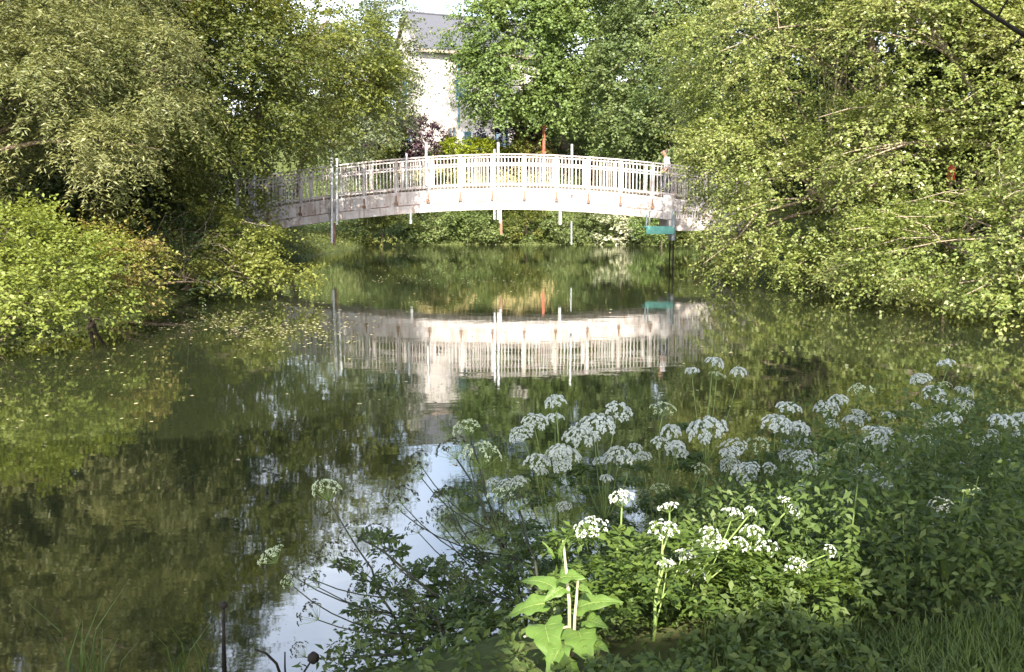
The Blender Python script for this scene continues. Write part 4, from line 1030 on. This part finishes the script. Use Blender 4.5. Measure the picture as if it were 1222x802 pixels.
# undergrowth mass
def undergrowth(n, seed):
    rng = np.random.default_rng(seed)
    X = rng.uniform(-0.9, 5.0, n); Y = rng.uniform(2.9, 8.2, n)
    d = pond_sd(X, Y)
    k = (d > -1.2) & (X < 0.6 * Y)
    X, Y, d = X[k], Y[k], d[k]
    env = 0.30 + 0.55 * sst(0.2, 1.3, X - 0.18 * (Y - 5)) + 0.12 * np.sin(X * 3.1 + np.sin(Y * 2.3) * 2) + 0.08 * np.sin(Y * 5 + X * 4)
    env = env * (1 - 0.30 * np.exp(-((X - 0.75) / 0.75) ** 2)) * (1 - 0.45 * sst(0.9, 0.3, Y - 3.6) * 1.0) * (0.5 + 0.5 * sst(-0.9, 0.1, X))
    env = env * (1 - 0.62 * np.exp(-((X - 0.65) / 0.6) ** 2 - ((Y - 3.7) / 0.8) ** 2))
    env = env * (1 - 0.85 * sst(0.9, 1.5, X) * sst(3.9, 3.6, Y))
    hz = env * rng.random(len(X)) ** 0.75
    keep = rng.random(len(X)) < (1 - 0.15 * sst(4.6, 3.9, Y)) * (0.25 + 0.75 * sst(-0.4, 0.7, X - 0.05 * Y))
    X, Y, hz = X[keep], Y[keep], hz[keep]
    nz = np.sin(X * 5.3 + 2.1 * np.sin(Y * 3.7)) + np.sin(Y * 6.1 + 1.7 * np.sin(X * 4.3)) + 0.7 * np.sin(X * 11 + Y * 9)
    kk = (nz > -0.75) | (rng.random(len(X)) < 0.12)
    X, Y, hz, nz = X[kk], Y[kk], hz[kk], nz[kk]
    hz = hz * (0.85 + 0.16 * nz)
    # pull leaves into small tufts
    cx = np.round(X / 0.16) * 0.16 + 0.05 * np.sin(Y * 40); X = X * 0.6 + cx * 0.4
    pos = np.stack([X, Y, np.maximum(ground_z(X, Y), -0.05) + hz], -1)
    n = len(X)
    dr = rng.normal(size=(n, 3)) * np.array([[1, 1, 0.6]]) + np.array([[0, -0.2, -0.25]]); nm = rng.normal(size=(n, 3)) * 0.5 + np.array([[0, -0.35, 0.9]])
    return quads_mesh('undergrowth', leaf_quads(pos, dr, nm, 0.037, 0.016, rng, jitter=0.6), M['leaf_under'])
tag(undergrowth(190000, 21), 'dense shaded undergrowth of small leaves covering the near bank', 'undergrowth', kind='stuff')

def blades(name, pts, rng, h, w, lean=0.3):
    V = []
    for (x, y, z) in pts:
        a = rng.uniform(0, 6.28); l = h * rng.uniform(.5, 1.2); le = rng.uniform(0.1, lean) * 2 * l
        dx, dy = math.cos(a) * le, math.sin(a) * le; sx, sy = -math.sin(a) * w / 2, math.cos(a) * w / 2
        p0 = np.array([x, y, z - .02]); p1 = np.array([x + dx * .3, y + dy * .3, z + l * .6]); p2 = np.array([x + dx, y + dy, z + l])
        s = np.array([sx, sy, 0])
        V.append([p0 - s, p0 + s, p1 + s * .8, p1 - s * .8]); V.append([p1 - s * .8, p1 + s * .8, p2 + s * .1, p2 - s * .1])
    return np.array(V)
rng = np.random.default_rng(31)
gp = []
for k in range(9000):
    x, y = rng.uniform(0.7, 2.6), rng.uniform(2.9, 3.85)
    if x > 0.56 * y: continue
    if rng.random() < 0.2 + 0.8 * float(sst(0.8, 1.6, x)): gp.append((x, y, gz(x, y)))
tag(quads_mesh('bank_grass', blades('g', gp, rng, 0.11, 0.006, 0.5), M['leaf_grass']), 'short grass at the front of the near bank, lower right corner', 'grass', kind='stuff')
for i, (x, y, n_, h, lb) in enumerate(((-2.0, 4.55, 16, .42, 'tuft of thin green blades standing in the water at the lower left corner'), (-1.62, 4.6, 12, .33, 'short blade tuft right of the lower left corner tuft'))):
    pts = [(rng.normal() * .07, rng.normal() * .05, 0) for _ in range(n_)]
    o = quads_mesh('grass_tuft', blades('t', pts, rng, h, 0.011, 0.35), M['leaf_grass']); o.location = (x, y, 0); tag(o, lb, 'grass tuft')

# dead stems standing in the shallows
def dead_stem(label, pts, r, knob=0):
    a = Vector(pts[0]); o = MB(); o.tube([Vector(p) - a for p in pts], [r * (1 - .4 * i / (len(pts) - 1)) for i in range(len(pts))], 6)
    e = o.build('dead_stem', M['bark_dark'], None, smooth=True); e.location = a; tag(e, label, 'dead stem', 'dead stems at the waterline')
    if knob:
        kb = MB(); q = Vector(pts[-1]) - a
        kb.tube([q + Vector((0, 0, -knob)), q + Vector((0, 0, -.4 * knob)), q + Vector((0, 0, .4 * knob)), q + Vector((0, 0, knob))], [knob * .35, knob, knob * .95, knob * .3], 10); kb.build('seed_head', M['bark_dark'], e, smooth=True)
dead_stem('upright broken dark stem with a blunt tip in the water on the lower left', [P(268, 812, 4.75), P(267, 765, 4.75), P(267, 722, 4.75)], .013, .02)
dead_stem('curved dark twig arching left at the bottom of the sky reflection', [P(338, 815, 4.5), P(330, 792, 4.5), P(318, 780, 4.5), P(305, 775, 4.5)], .008)
dead_stem('short upright dark stem right of the curved twig', [P(341, 815, 4.4), P(340, 795, 4.4), P(340, 778, 4.4)], .006)
dead_stem('dark stem with a round seed head at the bottom of the sky reflection', [P(356, 815, 4.3), P(364, 800, 4.3), P(374, 785, 4.3)], .006, .027)

# ------------------------------------------------------------------ trees at the viewpoint; the unseen one's crown is shaped to shade the near bank
LIT = [(P(700, 640, 3.95), .36), (P(742, 615, 4.05), .34), (P(790, 640, 3.9), .4), (P(845, 660, 4.15), .42), (P(890, 640, 4.25), .42), (P(940, 650, 4.3), .42), (P(660, 735, 3.55), .28), (P(970, 700, 4.1), .3), (P(1121, 608, 5.1), .16), (P(1156, 588, 5.2), .16)]
_r = random.Random(44)
LIT += [(Vector((_r.uniform(0.6, 3.2), _r.uniform(4.6, 6.6), 0.7)), _r.uniform(.07, .15)) for _ in range(13)]
def cut_sun(pos):  # opens the crown along sun rays so chosen spots are lit
    k = np.ones(len(pos), bool); s = np.array(SUN_DIR)
    for c, r in LIT:
        q = pos - np.array(c); t = q @ s
        k &= ~((np.linalg.norm(q - t[:, None] * s, axis=-1) < r) & (t > 0.8))
    return k
hh = 8.0
def sunpt(x, y, h):  # where the sun ray through ground point (x, y) reaches height h
    t = h / SUN_DIR.z; return (x + SUN_DIR.x * t, y + SUN_DIR.y * t, h)
sblobs = []
for (x, y, r) in ((0.2, 5.2, 1.6), (1.6, 5.2, 1.8), (2.9, 5.4, 1.8), (2.2, 6.8, 1.7), (3.6, 7.0, 1.8), (0.6, 6.6, 1.6), (2.0, 3.8, 1.3), (-0.8, 4.6, 1.2), (1.2, 7.6, 1.4)):
    c = sunpt(x, y, hh); sblobs.append((c[0], c[1], c[2], r, r, 1.1))
SHK = dict(holes=1.0)
sblobs += [b_ for b_ in [(-1.5, -1.5, 7.4, 2.4, 2.4, 1.2), (2.0, -0.5, 7.2, 2.4, 2.2, 1.2), (5.2, 0.5, 6.8, 2.4, 2.4, 1.3), (7.6, 3.0, 5.2, 1.8, 2.2, 2.2), (0.5, 2.2, 8.2, 2.2, 1.8, 1.0), (3.8, 3.2, 8.0, 2.2, 1.8, 1.0), (-4.5, -1.0, 6.5, 2.2, 2.2, 1.4)] if b_[2] > 5.5]  # extra canopy added overhead to block sky light from the plants
make_tree('shade_tree', 'unseen leafy tree behind the viewpoint, crown shaped to shade the flowers', 'tree', (6.6, -3.5), sblobs, M['leaf_dark'], M['bark'], 200,
          dens=2.3, cr=0.8, nspray=10, nleaf=16, L=0.15, W=0.11, limbs=0, trunk_r=0.3, cut=cut_sun, back=1.0, **SHK)
tw = MB()
a0 = Vector((6.2, 3.0, 0.4))
tws = [P(1290, 75, 6.2), P(1222, 42, 6.0), P(1190, 22, 5.95), P(1160, 2, 5.9), P(1135, -30, 5.9)]
br = empty('bare_sapling', (4.6, 5.4, gz(4.6, 5.4))); tag(br, 'dark bare twig reaching into the upper right corner from a sapling on the near bank', 'branch')
o_ = Vector(br.location)
tw.tube([Vector((0, 0, -.1)), Vector((0.1, .1, 1.4)), Vector((0, 0.3, 2.3)), tws[0] - o_] + [t - o_ for t in tws[1:]], [.05, .04, .03, .022, .016, .012, .009, .006], 6)
tw.tube([tws[2] - o_, P(1205, -5, 5.9) - o_], [.007, .004], 5)
tw.tube([tws[1] - o_, P(1200, 60, 5.9) - o_], [.006, .003], 5)
tw.build('branch', M['bark_dark'], br, smooth=True)
